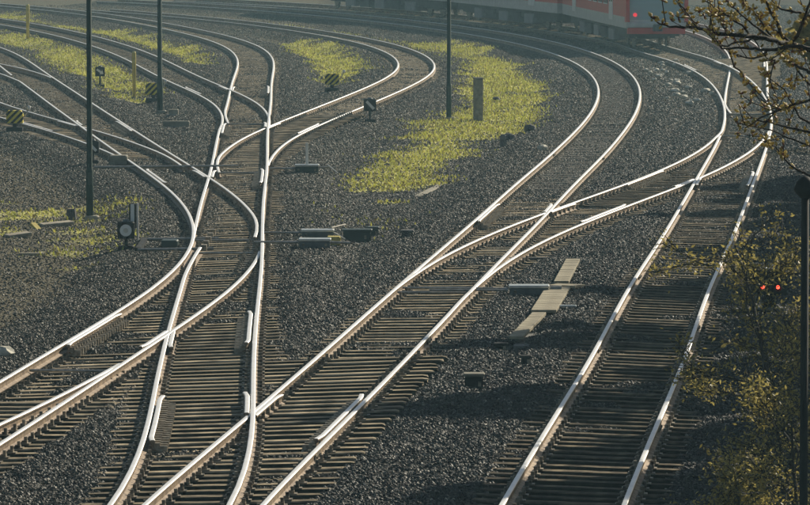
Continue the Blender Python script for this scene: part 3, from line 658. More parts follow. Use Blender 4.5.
# point lanterns
def lantern(x, y, rz, face, label, post=.42, s=1.0, twin=False):
    t = empty('point_lantern', (x, y, gz(x, y)), rz); tag(t, label, 'point signal', 'rotating point signals')
    b = MB(); b.tube([(0, 0, -.05), (0, 0, post)], [.045, .035], 8); b.build('stand', M_black, t)
    b = MB(); b.cbox((0, 0, .05), (.34, .34, .12), .02); b.build('base', M_black, t)
    S_ = .38 * s; D = .26 * s; zc = post + S_ / 2
    b = MB(); b.cbox((0, 0, zc), (S_, D, S_), .025); b.build('housing', M_black, t)
    yf = -D / 2 - .004
    f = MB()
    if face == 'disc':
        n = 24; f.add([(0, yf - .006, zc)] + [(.135 * s * math.cos(2 * math.pi * i / n), yf - .006, zc + .135 * s * math.sin(2 * math.pi * i / n)) for i in range(n)], [(0, 1 + i, 1 + (i + 1) % n) for i in range(n)])
        g_ = MB(); g_.tube([(0, yf + .004, zc), (0, yf - .008, zc)], .15 * s, 24); g_.build('lens_ring', M_black, t)
        f.v = [(a, b_ - .012, c_) for a, b_, c_ in f.v]; f.build('disc', M_opal, t)
        g_ = MB(); g_.tube([(0, yf - .018, zc), (0, yf - .026, zc)], .055 * s, 16); g_.build('inner_ring', M_lid, t)
    else:
        a = -.82 if face == 'bar' else -.6; L, W = .33 * s, .085 * s; ca, sa = math.cos(a), math.sin(a)
        q = [(-L / 2, -W / 2), (L / 2, -W / 2), (L / 2, W / 2), (-L / 2, W / 2)]
        if face == 'arrow': q = [(-L / 2, -W / 2), (L * .1, -W / 2), (L * .1, -W * 1.2), (L / 2, 0), (L * .1, W * 1.2), (L * .1, W / 2), (-L / 2, W / 2)]
        fr = [(u * ca - v * sa, yf - .008, zc + u * sa + v * ca) for u, v in q]; bk = [(x_, yf + .004, z_) for x_, y_, z_ in fr]; k = len(q)
        f.add(fr + bk, [tuple(range(k))] + [((i + 1) % k, i, k + i, k + (i + 1) % k) for i in range(k)]); f.build('pointer', M_white, t)
    b = MB(); b.tube([(0, 0, zc + S_ / 2), (0, 0, zc + S_ / 2 + .05)], [.09 * s, .06 * s], 10); b.build('vent_cap', M_grey, t)
    if twin:
        b = MB(); b.cbox((.13, .18, zc + .30), (.15, .12, .52), .015); b.build('rear_board', M_black, t)
        b = MB(); b.box((.13, .115, zc + .32), (.08, .01, .46)); b.build('rear_stripe', M_opal, t)
        b = MB(); b.box((.24, .18, zc + .17), (.035, .08, .80)); b.build('rear_edge', M_white, t)
    return t
lantern(-5.98, 113.4, .0, 'disc', 'black square point signal with round white disc beside the left track', .26, .95, True)
lantern(-1.14, 172.4, .05, 'bar', 'black point signal with white diagonal bar beside the bowed siding', .36, 1.05)
lantern(-11.62, 201.9, .1, 'arrow', 'black point signal with small white arrow just right of the nearest mast, in dry grass', .42, .95)
lantern(-8.62, 146.2, .0, 'bar', 'dark point signal with white edge half hidden behind the nearest mast', .30, .9)

# point machines and rods
def machine(x, y, rz, L, W, H, label, rods=(), lever=False, lid=True, body=None):
    t = empty('point_machine', (x, y, gz(x, y) + .02), rz); tag(t, label, 'point machine')
    b = MB(); b.cbox((0, 0, H / 2), (L, W, H), .02); b.build('housing', body or M_grey, t)
    if lid: b = MB(); b.cbox((0, 0, H + .022), (L + .03, W + .03, .045), .012); b.build('lid', M_lid, t)
    for sx in (-1, 1):
        b = MB(); b.tube([(sx * L * .36, -W / 2 - .02, H * .45), (sx * L * .36, -W / 2 + .01, H * .45)], .03, 8); b.build('bolt', M_plate, t)
    for (x0, y0, z0, x1, y1, z1, r_) in rods:
        b = MB(); b.tube([(x0, y0, z0), (x1, y1, z1)], r_, 8); b.build('rod', M_rod, t)
    if lever:
        b = MB(); b.box((0, .12, H + .30), (.075, .05, .62)); b.build('lever', M_white, t)
    return t
machine(2.36, 100.6, .0, 0.74, .42, .13, 'grey point machine with bright lid beside the pale concrete cable trough', [(-.4, 0, .1, -1.9, .1, .1, .025), (-.4, -.12, .08, -1.9, -.1, .08, .02), (.4, 0, .1, .62, 0, .1, .06)])
machine(-1.92, 116.2, .0, 0.70, .40, .13, 'grey point machine with yellow end, farther of the two side by side in the middle', [(-.35, 0, .1, -1.25, 0, .1, .025), (.3, .1, .2, .6, .9, .22, .02), (.35, 0, .1, .62, -1.4, .05, .02)])
machine(-1.92, 112.6, .0, 0.66, .42, .14, 'grey point machine with pale lid, nearer of the two side by side in the middle', [(-.33, 0, .1, -1.3, 0, .1, .028), (-.33, .15, .1, -1.3, .15, .1, .022), (.33, 0, .1, .75, .05, .08, .03)])
machine(-2.62, 141.4, .0, 0.62, .40, .17, 'dark point machine with upright white lever beside the middle left track', [(-.3, 0, .1, -1.0, .05, .1, .03), (.3, 0, .14, .75, .05, .12, .025), (.55, .0, .2, .85, -1.5, .05, .02)], lever=True, body=M_green_cab)
b = MB(); b.cbox((0, 0, .10), (.30, .36, .18), .02, 0); o = b.build('cover', M_rockpale, None); tag(o, 'small yellow cover at the end of the farther point machine', 'cover'); o.name = 'yellow_cover'; o.location = (-1.55, 115.3, gz(-1.55, 115.3) + .02); o.data.materials[0] = M_yellow
# rods in front of the disc signal
t = empty('switch_rodding', (-5.7, 114.2, gz(-5.7, 114.2))); tag(t, 'pale switch rods with dark box between the disc signal and the left track', 'switch rods')
for yy_, zz in ((1.6, .06), (-1.5, .05)):
    b = MB(); b.tube([(0, yy_, zz), (1.62, yy_ + .05, zz + .02)], .032, 8); b.build('rod', M_rod, t)
b = MB(); b.cbox((.62, .0, .08), (.36, .5, .16), .02); b.build('crank_box', M_green_cab, t)
b = MB(); b.box((.0, .3, .04), (.12, 3.2, .08)); b.build('base_beam', M_black, t)
for i in range(5):
    b = MB(); b.box((1.42, -1.6 + i * 1.25, .10), (.12, .28, .13)); b.build('bolt_block', M_plate, t)
t = empty('switch_rodding', (-8.4, 143.0, gz(-8.4, 143.0))); tag(t, 'long dark switch rod running right from the foot of the nearest mast', 'switch rods')
b = MB(); b.tube([(0, 0, .08), (3.9, .3, .10)], .035, 8); b.build('rod', M_rod, t)
b = MB(); b.cbox((.5, 3.0, .12), (.5, .5, .26), .03); b.build('cover', M_concrete, t)
# stretcher bars between the blades
def bar(k, Y, name='stretcher_bar'):
    r = RT[k]; x, y, h, c = [float(v) for v in r.P(r.at_y(Y))]; b = MB(); z = -.10 + abs(c) / 2
    b.tube([(x - math.cos(h) * .72, y + math.sin(h) * .72, z), (x + math.cos(h) * .72, y - math.sin(h) * .72, z)], .024, 8)
    child(b.build(name, M_rod), TRK[k])
for k, Y in (('V', 111.2), ('V', 115.2), ('E', 144.2), ('V', 141.6), ('V', 169.6), ('M', 100.8), ('M', 101.9), ('R', 162), ('R', 176.5), ('G', 84.8)): bar(k, Y)
# dark cabinets and boxes
def cabinet(x, y, d, label, rz=0, mt=None, lidm=None, cat='box', name='signal_box'):
    t = empty(name, (x, y, gz(x, y) - .02), rz); tag(t, label, cat)
    b = MB(); b.cbox((0, 0, d[2] / 2), d, .018); b.build('housing', mt or M_green_cab, t)
    b = MB(); b.cbox((0, 0, d[2] + .018), (d[0] + .05, d[1] + .05, .04), .012); b.build('lid', lidm or M_green_cab, t)
    b = MB(); b.box((d[0] * .3, -d[1] / 2 - .01, d[2] * .5), (.05, .02, .08)); b.build('hasp', M_plate, t)
    return t
cabinet(-1.07, 118.4, (.62, .40, .27), 'wide dark green box in the ballast right of the two middle point machines')
cabinet(-.72, 120.3, (.22, .3, .2), 'small dark box just behind the wide dark green box')
cabinet(1.08, 82.7, (.29, .27, .24), 'black box with pale lid in the near ballast left of the right-hand track', lidm=M_concrete, mt=M_black)
cabinet(1.97, 86.1, (.15, .18, .12), 'small black box near the right-hand track, beyond the pale-lidded box', mt=M_black, lidm=M_black)
cabinet(1.62, 89.2, (.20, .2, .10), 'small black box at the near end of the pale cable trough', mt=M_black, lidm=M_black)
cabinet(.05, 118.2, (.25, .3, .12), 'low dark cover right of the wide dark green box by the main curve', mt=M_rockdark, lidm=M_rockdark)
for (x, y, lab) in ((-7.8, 178.6, 'pale concrete block right of the foot of the second mast'), (-7.35, 170.2, 'longer pale concrete slab in the ballast below the second mast')):
    t = empty('concrete_block', (x, y, gz(x, y))); tag(t, lab, 'block')
    b = MB(); b.cbox((0, 0, .12), (.32 if y > 175 else .85, .3, .20), .02); b.build('block', M_concrete, t)
    b = MB(); b.cbox((0, 0, .02), (.5 if y > 175 else 1.0, .5, .05), .01); b.build('footing', M_post, t)
# cable trough: separate lids
t = empty('cable_trough', (2.6, 99, gz(2.6, 99))); tag(t, 'pale concrete cable trough with separate lids, kinked at the point machine', 'cable trough')
base = t.location.copy()
def lids(p0, p1, wdt, step=.5):
    a = Vector((*p0, 0)); c = Vector((*p1, 0)); n = int((c - a).length / step); d_ = (c - a).normalized(); rz = math.atan2(d_.y, d_.x)
    for i in range(n):
        p = a + d_ * (i + .5) * step; b = MB(); b.cbox((0, 0, 0), (step - .008, wdt, .05), .005)
        o = b.build('lid', M_tan, t, loc=(p.x - base.x, p.y - base.y, .115 + rnd.uniform(-.003, .003)), rot=(rnd.uniform(-.008, .008), rnd.uniform(-.008, .008), rz + rnd.uniform(-.012, .012)))
lids((3.45, 108.6), (3.02, 102.4), .29)
lids((2.84, 101.8), (3.40, 101.5), .45, .30)
lids((2.93, 101.2), (2.48, 95.3), .46)
lids((2.42, 95.2), (1.85, 89.8), .25)
b = MB(); b.box((-.03, -4.5, -.0), (.5, 9.5, .06), math.atan2(-.09, 1)); b.build('trough_wall', M_post, t, loc=(-.05, .0, -.02))
b = MB(); b.cbox((2.95 - base.x, 97.0 - base.y, .10), (.40, .14, .045), .01); o = b.build('lid', M_lid, t); o['label'] = 'pale tilted lid with a bright edge'
t = empty('buried_beam', (2.55, 110.2, gz(2.55, 110.2))); tag(t, 'dark flat beam lying left of the far end of the pale trough', 'beam')
b = MB(); b.cbox((0, 0, .06), (1.3, .2, .10), .015); b.build('beam', M_rockdark, t); b = MB(); b.cbox((.75, 0, .07), (.28, .22, .06), .01); b.build('end_cap', M_concrete, t)
# debris in the moss at the left
def plank(x, y, L, w_, h_, rz, mt, label, name='plank', tilt=0.0, cat='wood'):
    b = MB(); b.cbox((0, 0, 0), (L, w_, h_), min(w_, h_) * .2); o = b.build(name, mt, loc=(x, y, gz(x, y) + h_ * .6), rot=(0, tilt, rz)); tag(o, label, cat); return o
plank(-8.75, 119.6, .55, .5, .08, .35, M_debris, 'broken pale board in the moss near the left edge', tilt=-.12)
plank(-8.55, 122.6, .35, .16, .06, -.9, M_yellow, 'thin yellowish stick beside the broken pale board', tilt=.5, name='stick')
plank(-8.15, 123.7, .75, .6, .07, .25, M_debris, 'flat weathered board left of the nearest mast', tilt=-.08)
plank(-8.05, 113.9, .55, .16, .05, .1, M_debris, 'straight pale lath in the moss left of the disc signal', name='lath')
t = empty('tree_stump', (-7.98, 126.4, gz(-7.98, 126.4))); tag(t, 'dark stump left of the foot of the nearest mast', 'stump')
b = MB(); b.tube([(0, 0, -.05), (.01, 0, .1), (.0, .02, .26)], [.16, .12, .11], 10); b.build('trunk', M_rockdark, t); b = MB(); b.tube([(.0, .02, .258), (.0, .02, .27)], .09, 10); b.build('cut_face', M_debris, t)
plank(.62, 137.5, .2, 5.2, .04, -.12, M_concrete, 'narrow pale slab along the lower right edge of the grass patch', name='slab', cat='slab')

# trail of pale stones between the main curve and the track to the train
def pale_stones():
    pts = [(10.9, 226), (10.6, 214), (10.3, 204), (10.5, 196), (10.0, 190), (11.3, 219)]
    base_m = None
    for i in range(34):
        a = rnd.choice(pts); x = a[0] + rnd.gauss(0, .45); y = a[1] + rnd.gauss(0, 3.5)
        if base_m is None:
            o = rock('pale_stone', x, y, .2, M_rockpale, 'pale stone in the scattered trail left of the track to the train', 'stone', seed=31, group='pale stones in the trail'); base_m = o
        else:
            o = base_m.copy(); COL.objects.link(o); o.location = (x, y, gz(x, y) + .05)
        k = rnd.uniform(.8, 1.9); o.scale = (k, k, k * .8); o.location.z += .03; o.rotation_euler = (0, 0, rnd.uniform(0, 6.3))
pale_stones()

# ------------------------------------------------------------------ dwarf signal with two lit red lamps
t = empty('dwarf_signal', (6.74, 97.6, gz(6.74, 97.6))); tag(t, 'low black signal showing two red lights side by side among the leaves at the right', 'signal')
b = MB(); b.cbox((0, 0, .52), (.62, .22, .46), .03); b.build('housing', M_black, t)
b = MB(); b.box((0, 0, .14), (.22, .2, .36)); b.build('stand', M_black, t)
b = MB(); b.cbox((0, 0, .0), (.5, .4, .12), .02); b.build('foundation', M_post, t)
b = MB(); b.box((.05, -.05, .78), (.30, .22, .03)); b.build('rain_cover', M_white, t)
for sx in (-.14, .14):
    b = MB(); b.tube([(sx, -.108, .44), (sx, -.20, .44)], [.062, .068], 14, cap=False); b.tube([(sx, -.11, .44), (sx, -.122, .44)], [.060, .060], 14); b.build('hood', M_black, t)
    b = MB(); b.tube([(sx, -.124, .44), (sx, -.136, .44)], [.034, .026], 14); b.build('red_lamp', M_redlamp, t)
# ------------------------------------------------------------------ black lamp post at the right edge
t = empty('lamp_post', (4.16, 55.0, -.35)); tag(t, 'black lamp post with a round head at the right edge before the shrubs', 'lamp post')
b = MB(); b.tube([(0, 0, 0), (0, 0, .9), (0, 0, .92), (0, 0, 4.85)], [.06, .055, .045, .04], 12); b.build('pole', M_black, t, True)
b = MB()
ring = [(.02, 0), (.05, .01), (.10, .06), (.115, .09), (.12, .10), (.09, .18), (.04, .23), (.01, .24)]
for i, (rr_, z_) in enumerate(ring):
    for q in range(16): an = 2 * math.pi * q / 16; b.v.append((rr_ * math.cos(an), rr_ * math.sin(an), 4.83 + z_))
for i in range(len(ring) - 1):
    for q in range(16): r2 = (q + 1) % 16; b.f.append((i * 16 + q, i * 16 + r2, (i + 1) * 16 + r2, (i + 1) * 16 + q)); b.m.append(0)
b.build('lamp_head', M_black, t, True)
b = MB(); b.tube([(.0, -.0, 5.01), (.13, .0, 5.05)], [.03, .02], 8); b.build('head_glint', M_lid, t)  # pale peg added as a highlight on the round head
b = MB(); b.cbox((0, 0, .05), (.3, .3, .14), .02); b.build('base', M_black, t)

# ------------------------------------------------------------------ red train
def loft(profile, xs, m=0):
    b = MB(); n = len(profile)
    for x, sc in xs:
        for (u, v) in profile: b.v.append((x, u * sc, v))
    for i in range(len(xs) - 1):
        for q in range(n): r2 = (q + 1) % n; b.f.append((i * n + q, i * n + r2, (i + 1) * n + r2, (i + 1) * n + q)); b.m.append(m)
    b.f.append(tuple(range(n - 1, -1, -1))); b.m.append(m); b.f.append(tuple((len(xs) - 1) * n + q for q in range(n))); b.m.append(m); return b
def car_parts(t, L, cab):
    """x forward along the car, origin at its middle on the rail top; half width 1.42"""
    W = 1.42; x1 = L / 2; xb = L / 2 - (2.2 if cab else 0)
    prof = [(-W, 1.42), (W, 1.42), (W + .02, 2.6), (W - .12, 3.7), (W - .45, 4.15), (0, 4.35), (-W + .45, 4.15), (-W + .12, 3.7), (-W - .02, 2.6)]
    secs = [(-x1, 1), (xb, 1)]
    if cab: secs += [(xb + 1.2, .985), (xb + 1.8, .95)]
    loft(prof, secs).build('body', M_red, t)
    pr2 = [(-W - .012, .92), (W + .012, .92), (W + .015, 1.42), (-W - .015, 1.42)]
    loft(pr2, [(-x1, 1)] + [(a, s_) for a, s_ in secs[1:]]).build('skirt_stripe', M_tgrey, t)
    pr3 = [(-W + .5, 4.17), (W - .5, 4.17), (W - .9, 4.45), (-W + .9, 4.45)]
    loft(pr3, [(-x1 + .5, 1), (xb - .5, 1)]).build('roof', M_roof, t)
    b = MB(); b.box((0, 0, .72), (L * .9, 2.3, .38)); b.build('underframe', M_tdark, t)
    for i in range(5):
        x = -L * .24 + i * L * .115
        b = MB(); b.cbox((x, 0, .50), (1.9, 2.5, .52), .05); b.build('equipment_box', M_tdark if i % 2 else M_roof, t)
    for sx in (-L * .36, L * .36):
        b = MB(); b.box((sx, 0, .55), (3.2, 2.1, .25)); bg_ = b.build('bogie', M_tdark, t)
        for wx_ in (-1.15, 1.15):
            for wy in (-.75, .75):
                b = MB(); b.tube([(sx + wx_, wy - .06, .46), (sx + wx_, wy + .06, .46)], .46, 20); b.build('wheel', M_plate, bg_)
    wxs = np.arange(-x1 + 3.6, xb - 2.0, 2.05)
    dpos = (-L * .30, L * .28)
    for sy in (-1, 1):
        for x in wxs:
            if min(abs(x - d_) for d_ in dpos) < 1.5: continue
            b = MB(); b.cbox((x, sy * (W + .012), 2.36), (1.62, .05, .95), .02); f = b.build('window', M_twin, t)
            b = MB(); b.box((x, sy * (W + .040), 1.87), (1.5, .012, .05)); b.build('window_glint', M_twhite, f)  # white strip painted in for the reflections along the window bottom
        for d_ in dpos:
            for e in (-.36, .36):
                b = MB(); b.cbox((d_ + e, sy * (W + .014), 2.16), (.66, .05, 1.95), .015); dr = b.build('door', M_twhite, t)
                b = MB(); b.box((d_ + e, sy * (W + .046), 2.45), (.40, .012, .9)); b.build('pane', M_twin, dr)
    # ends
    b = MB(); b.box((-x1 - .25, 0, 2.3), (.5, 1.9, 2.9)); b.build('gangway', M_tdark, t)
    if cab:
        xf = xb + 1.8
        b = MB()
        v = [(xf + .005, -1.30, 1.30), (xf + .005, 1.30, 1.30), (xf + .04, 1.28, 1.9), (xf + .01, 1.12, 3.5), (xf + .01, -1.12, 3.5), (xf + .04, -1.28, 1.9)]
        b.add(v + [(a - .3, y_, z_) for a, y_, z_ in v], [tuple(range(6))] + [((i + 1) % 6, i, 6 + i, 6 + (i + 1) % 6) for i in range(6)]); b.build('nose', M_skygl, t)
        b = MB(); v = [(xf + .075, -1.15, 2.0), (xf + .075, 1.15, 2.0), (xf + .04, 1.02, 3.35), (xf + .04, -1.02, 3.35)]
        b.add(v + [(a - .1, y_, z_) for a, y_, z_ in v], [(0, 1, 2, 3)] + [((i + 1) % 4, i, 4 + i, 4 + (i + 1) % 4) for i in range(4)]); b.build('windscreen', M_skygl, t)
        b = MB(); b.cbox((xf - .1, 0, 1.08), (.5, 2.72, .22), .04); b.build('bumper_beam', M_tgrey, t)
        b = MB(); b.box((xf - .15, 0, .80), (.4, 2.6, .28)); b.build('lower_apron', M_red, t)
        for sy in (-1, 1):
            b = MB(); b.box((xf - .05, sy * 1.33, 2.3), (.5, .17, 2.2)); b.build('corner_pillar', M_red, t)
            b = MB(); b.tube([(xf + .0, sy * .98, 1.52), (xf + .10, sy * .98, 1.52)], .085, 14); b.build('tail_lamp', M_taillamp if sy < 0 else M_unlit, t)
        b = MB(); b.cbox((xf + .35, 0, .95), (.8, .36, .3), .04); b.build('coupler', M_tdark, t)
rr_ = RT['R']
def rail_pose(s_front, L):
    a = rr_.P(s_front + L * .14 + 0.0); c = rr_.P(s_front + L * .86); ax = np.array([a[0], a[1]]); cx_ = np.array([c[0], c[1]]); m_ = (ax + cx_) / 2
    d_ = ax - cx_; return m_, math.atan2(d_[1], d_[0])
s0 = rr_.at_y(238.5); labs = ['red train cab car with blue windscreen facing the camera and a lit red tail lamp', 'red carriage directly behind the cab car with a grey lower stripe', 'third carriage of the red train, mostly its underframe showing', 'fourth carriage of the red train at the top of the picture', 'last red carriage, dark underframe fading in the haze']
for i in range(4):
    L = 25.6; m_, a_ = rail_pose(s0 + i * 26.6, L)
    if s0 + i * 26.6 + L > rr_.s[-1]: break
    t = empty('train_car', (float(m_[0]), float(m_[1]), .1), a_); tag(t, labs[i], 'train car', 'cars of the red train')
    car_parts(t, L, i == 0)

# ------------------------------------------------------------------ trees
def grow(seed, height, spread, trunk_r, levels=4, lean=(0, 0), nb=5, start=.3, twig=.006, leafn=3, leafs=.05, droop=0.0, split=1.0):
    rr = random.Random(seed); wood = MB(); leaf = MB(); V3 = Vector
    def leafquad(p, s_):
        d_ = V3((rr.gauss(0, 1), rr.gauss(0, 1), rr.gauss(0, .8))).normalized(); u = d_.cross(V3((rr.gauss(0, 1), rr.gauss(0, 1), rr.gauss(0, 1)))).normalized()
        a = p; c = p + d_ * s_; m1 = p + d_ * s_ * .45 + u * s_ * .22; m2 = p + d_ * s_ * .45 - u * s_ * .22
        leaf.add([a, m1, c, m2], [(0, 1, 2, 3)])
    def branch(p, d_, L, r_, lv):
        n = 6 if lv < 2 else 4; pts = [p]; rad = [r_]; dd = d_.copy(); q = p.copy()
        for i in range(n):
            dd = (dd + V3((rr.gauss(0, .13), rr.gauss(0, .13), rr.gauss(0, .10) + (.03 if lv else .0) - droop * lv))).normalized()
            q = q + dd * L / n; pts.append(q.copy()); rad.append(max(twig, r_ * (1 - (.75 if lv else .65) * (i + 1) / n)))
        wood.tube(pts, rad, 7 if lv == 0 else 5 if lv == 1 else 3, cap=False)
        if lv >= levels - 1:
            for i in range(1, len(pts)):
                for _ in range(leafn): leafquad(pts[i] + V3((rr.gauss(0, .04), rr.gauss(0, .04), rr.gauss(0, .04))) * (1 + leafs * 10), leafs * rr.uniform(.6, 1.3))
            return
        k = int((nb + (3 if lv == 0 else 0)) * split)
        for j in range(k):
            f = start + (1 - start) * (j + rr.random() * .7) / k if lv == 0 else .25 + .75 * (j + rr.random()) / k
            x = f * n; i = min(int(x), n - 1); pp = pts[i].lerp(pts[i + 1], x - i); base_d = (pts[i + 1] - pts[i]).normalized()
            an = rr.uniform(0, 6.283); side = V3((math.cos(an), math.sin(an), 0)); side = (side - base_d * side.dot(base_d)).normalized()
            ang = rr.uniform(.55, 1.05); nd = (base_d * math.cos(ang) + side * math.sin(ang)).normalized()
            LL = (spread if lv == 0 else L * .55) * (1.15 - .55 * f) * rr.uniform(.75, 1.15)
            branch(pp, nd, LL, max(twig * 1.2, rad[i] * .5), lv + 1)
    branch(V3((0, 0, -.2)), V3((lean[0], lean[1], 1)).normalized(), height, trunk_r, 0)
    return wood, leaf
def tree(name, x, y, label, cat, group, wm, lm, rz=0, s=1.0, z=None, mt=None):
    t = empty(name, (x, y, (gz(x, y) if z is None else z)), rz); t.scale = (s, s, s); tag(t, label, cat, group)
    link('trunk', wm, t); link('crown', lm, t); return t
TV = []
for sd_ in (1, 2, 3):
    w_, l_ = grow(sd_, 9.5, 3.3, .20, 5, nb=5, start=.34, leafn=5, leafs=.36, twig=.012)
    TV.append((w_.mesh('trunk', M_barkfar), l_.mesh('crown', M_leaf)))
for i, (x, y) in enumerate([(10.9, 62), (11.5, 65.3), (10.9, 68.6), (11.5, 71.9), (10.9, 75.2), (11.5, 78.5), (10.9, 81.8), (11.6, 85.1), (11.3, 88.4), (12.1, 91.7), (11.8, 95.0), (12.6, 98.3), (13.4, 101.6), (14.2, 104.9), (13.9, 108.2), (14.7, 111.5), (14.4, 114.8), (15.2, 118.1), (14.9, 121.4), (15.7, 124.7), (15.4, 128.0), (16.2, 131.3), (15.9, 134.6), (16.7, 137.9), (16.4, 141.2), (17.3, 144.5), (16.9, 147.8)]):
    wm, lm = TV[i % 3]
    tree('roadside_tree', x, y, 'young leafing tree in the row beyond the right edge of the picture', 'tree', 'trees in the row right of the tracks', wm, lm, rz=i * 1.9, s=.79 + .05 * (i % 3 - 1))
# shrubs at the lower right
for i, (x, y, H, Sp, ln, sc, lab) in enumerate([
    (4.85, 58.5, 4.9, 1.5, 2, .055, 'tall thin-twigged shrub with small yellow green leaves at the right edge'),
    (4.25, 56.2, 2.7, 1.15, 2, .050, 'dense leafy shrub filling the lower right corner'),
    (3.55, 56.6, 1.75, .9, 2, .05, 'low sprouting shrub left of the dense corner shrub beside the right-hand track'),
    (5.75, 63.5, 4.9, 1.5, 2, .055, 'shrub with sparse leaves behind the lamp post at the right edge'),
    (4.75, 60.6, 3.9, 1.2, 2, .055, 'dark twiggy shrub just left of the lamp post'),
    (5.5, 66.5, 3.4, 1.2, 2, .06, 'arching shrub beneath the red lights of the low signal')]):
    w_, l_ = grow(40 + i, H, Sp, .035, 4, nb=7, start=.05, leafn=ln, leafs=sc, twig=.005, lean=(-.08, 0))
    tree('shrub', x, y, lab, 'shrub', None, w_.mesh('trunk', M_bark), l_.mesh('crown', M_leaf), z=-.35)
# tree whose budding branches hang into the upper right
t = empty('budding_tree', (4.6, 38.5, -.6)); tag(t, 'tree with dark branches and yellow buds reaching in at the upper right', 'tree')
BR = [([(3.577, 38.3, 6.487), (3.301, 38.46, 6.524), (2.945, 38.55, 6.565), (2.797, 38.52, 6.602), (2.679, 38.38, 6.636), (2.537, 38.21, 6.67), (2.406, 38.08, 6.681), (2.275, 38.05, 6.696), (2.18, 38.14, 6.708), (2.131, 38.3, 6.725), (2.067, 38.46, 6.735), (1.926, 38.55, 6.736), (1.852, 38.51, 6.759), (1.78, 38.38, 6.806)], 0.024, 0.006, 16), ([(2.145, 38.56, 6.717), (2.103, 38.6, 6.767), (2.048, 38.52, 6.827), (1.996, 38.36, 6.889), (1.944, 38.2, 6.98)], 0.01, 0.004, 9), ([(2.682, 38.43, 6.634), (2.579, 38.31, 6.717), (2.481, 38.14, 6.78), (2.4, 38.0, 6.841), (2.333, 37.95, 6.899), (2.258, 38.02, 6.984)], 0.01, 0.004, 5), ([(2.494, 38.44, 6.692), (2.432, 38.27, 6.755), (2.339, 38.16, 6.815), (2.267, 38.17, 6.851), (2.209, 38.28, 6.891), (2.138, 38.45, 6.96)], 0.01, 0.004, 6), ([(3.545, 37.96, 6.548), (3.039, 37.9, 6.572), (2.9, 37.96, 6.592), (2.803, 38.1, 6.608), (2.671, 38.27, 6.581), (2.571, 38.38, 6.57), (2.462, 38.39, 6.585), (2.289, 38.28, 6.588), (2.243, 38.11, 6.637), (2.169, 37.96, 6.699)], 0.018, 0.006, 8), ([(2.276, 38.06, 6.603), (2.397, 38.16, 6.628), (2.509, 38.33, 6.645), (2.613, 38.48, 6.654)], 0.006, 0.009, 3), ([(2.625, 38.33, 6.572), (2.593, 38.5, 6.523), (2.514, 38.62, 6.504), (2.428, 38.64, 6.518), (2.378, 38.55, 6.551)], 0.009, 0.004, 3), ([(2.801, 38.56, 6.601), (2.733, 38.65, 6.679), (2.694, 38.61, 6.781), (2.634, 38.48, 6.872), (2.563, 38.31, 6.992)], 0.018, 0.008, 14), ([(2.647, 38.45, 6.67), (2.583, 38.37, 6.774), (2.5, 38.21, 6.864), (2.424, 38.04, 6.933)], 0.01, 0.004, 10), ([(3.239, 38.6, 6.767), (2.935, 38.43, 6.815), (2.816, 38.29, 6.848), (2.719, 38.25, 6.863), (2.681, 38.33, 6.89)], 0.014, 0.005, 7), ([(3.26, 37.96, 6.341), (2.893, 37.86, 6.43), (2.823, 37.87, 6.459), (2.781, 37.99, 6.49), (2.743, 38.16, 6.506), (2.717, 38.3, 6.523)], 0.014, 0.005, 14), ([(2.317, 38.15, 6.7), (2.284, 38.21, 6.778), (2.249, 38.36, 6.817), (2.223, 38.53, 6.864)], 0.007, 0.003, 11), ([(2.345, 38.37, 6.571), (2.392, 38.53, 6.449), (2.46, 38.69, 6.393), (2.508, 38.75, 6.325), (2.571, 38.7, 6.224), (2.62, 38.55, 6.143)], 0.007, 0.003, 10), ([(2.579, 38.51, 6.407), (2.77, 38.63, 6.271), (2.823, 38.64, 6.168), (2.875, 38.54, 6.071), (3.08, 38.38, 5.955)], 0.004, 0.01, 8), ([(2.438, 38.55, 6.165), (2.523, 38.51, 6.079), (2.63, 38.38, 6.042), (2.778, 38.2, 6.014), (2.912, 38.08, 5.991), (3.414, 38.06, 5.934)], 0.003, 0.012, 7), ([(2.804, 38.61, 6.599), (2.864, 38.45, 6.713), (2.895, 38.29, 6.826), (2.931, 38.2, 6.972)], 0.016, 0.008, 10), ([(2.765, 38.48, 6.625), (2.799, 38.34, 6.5), (2.855, 38.3, 6.392), (2.934, 38.38, 6.317), (3.164, 38.54, 6.202)], 0.005, 0.01, 8), ([(2.671, 38.26, 6.502), (2.636, 38.27, 6.357), (2.703, 38.39, 6.208), (2.694, 38.56, 6.07)], 0.005, 0.003, 8), ([(3.265, 38.01, 6.152), (2.918, 38.16, 6.218), (2.75, 38.33, 6.153), (2.576, 38.44, 6.075), (2.468, 38.43, 6.003)], 0.012, 0.004, 8), ([(3.377, 38.44, 5.734), (3.025, 38.59, 5.835), (2.847, 38.65, 5.905), (2.66, 38.59, 5.981), (2.396, 38.45, 6.046)], 0.012, 0.003, 9), ([(3.39, 38.58, 5.58), (2.99, 38.59, 5.631), (2.8, 38.49, 5.731), (2.7, 38.32, 5.849), (2.595, 38.17, 5.914)], 0.012, 0.004, 10)]
tb = MB(); tb.tube([(0, 0, 0), (-.05, .1, 2.5), (.02, 0, 4.6), (-.05, -.05, 6.4), (.1, .05, 8.2), (.2, .1, 10)], [.14, .11, .095, .075, .05, .02], 9)
tb.build('trunk', M_bark, t, True)
off0 = t.location
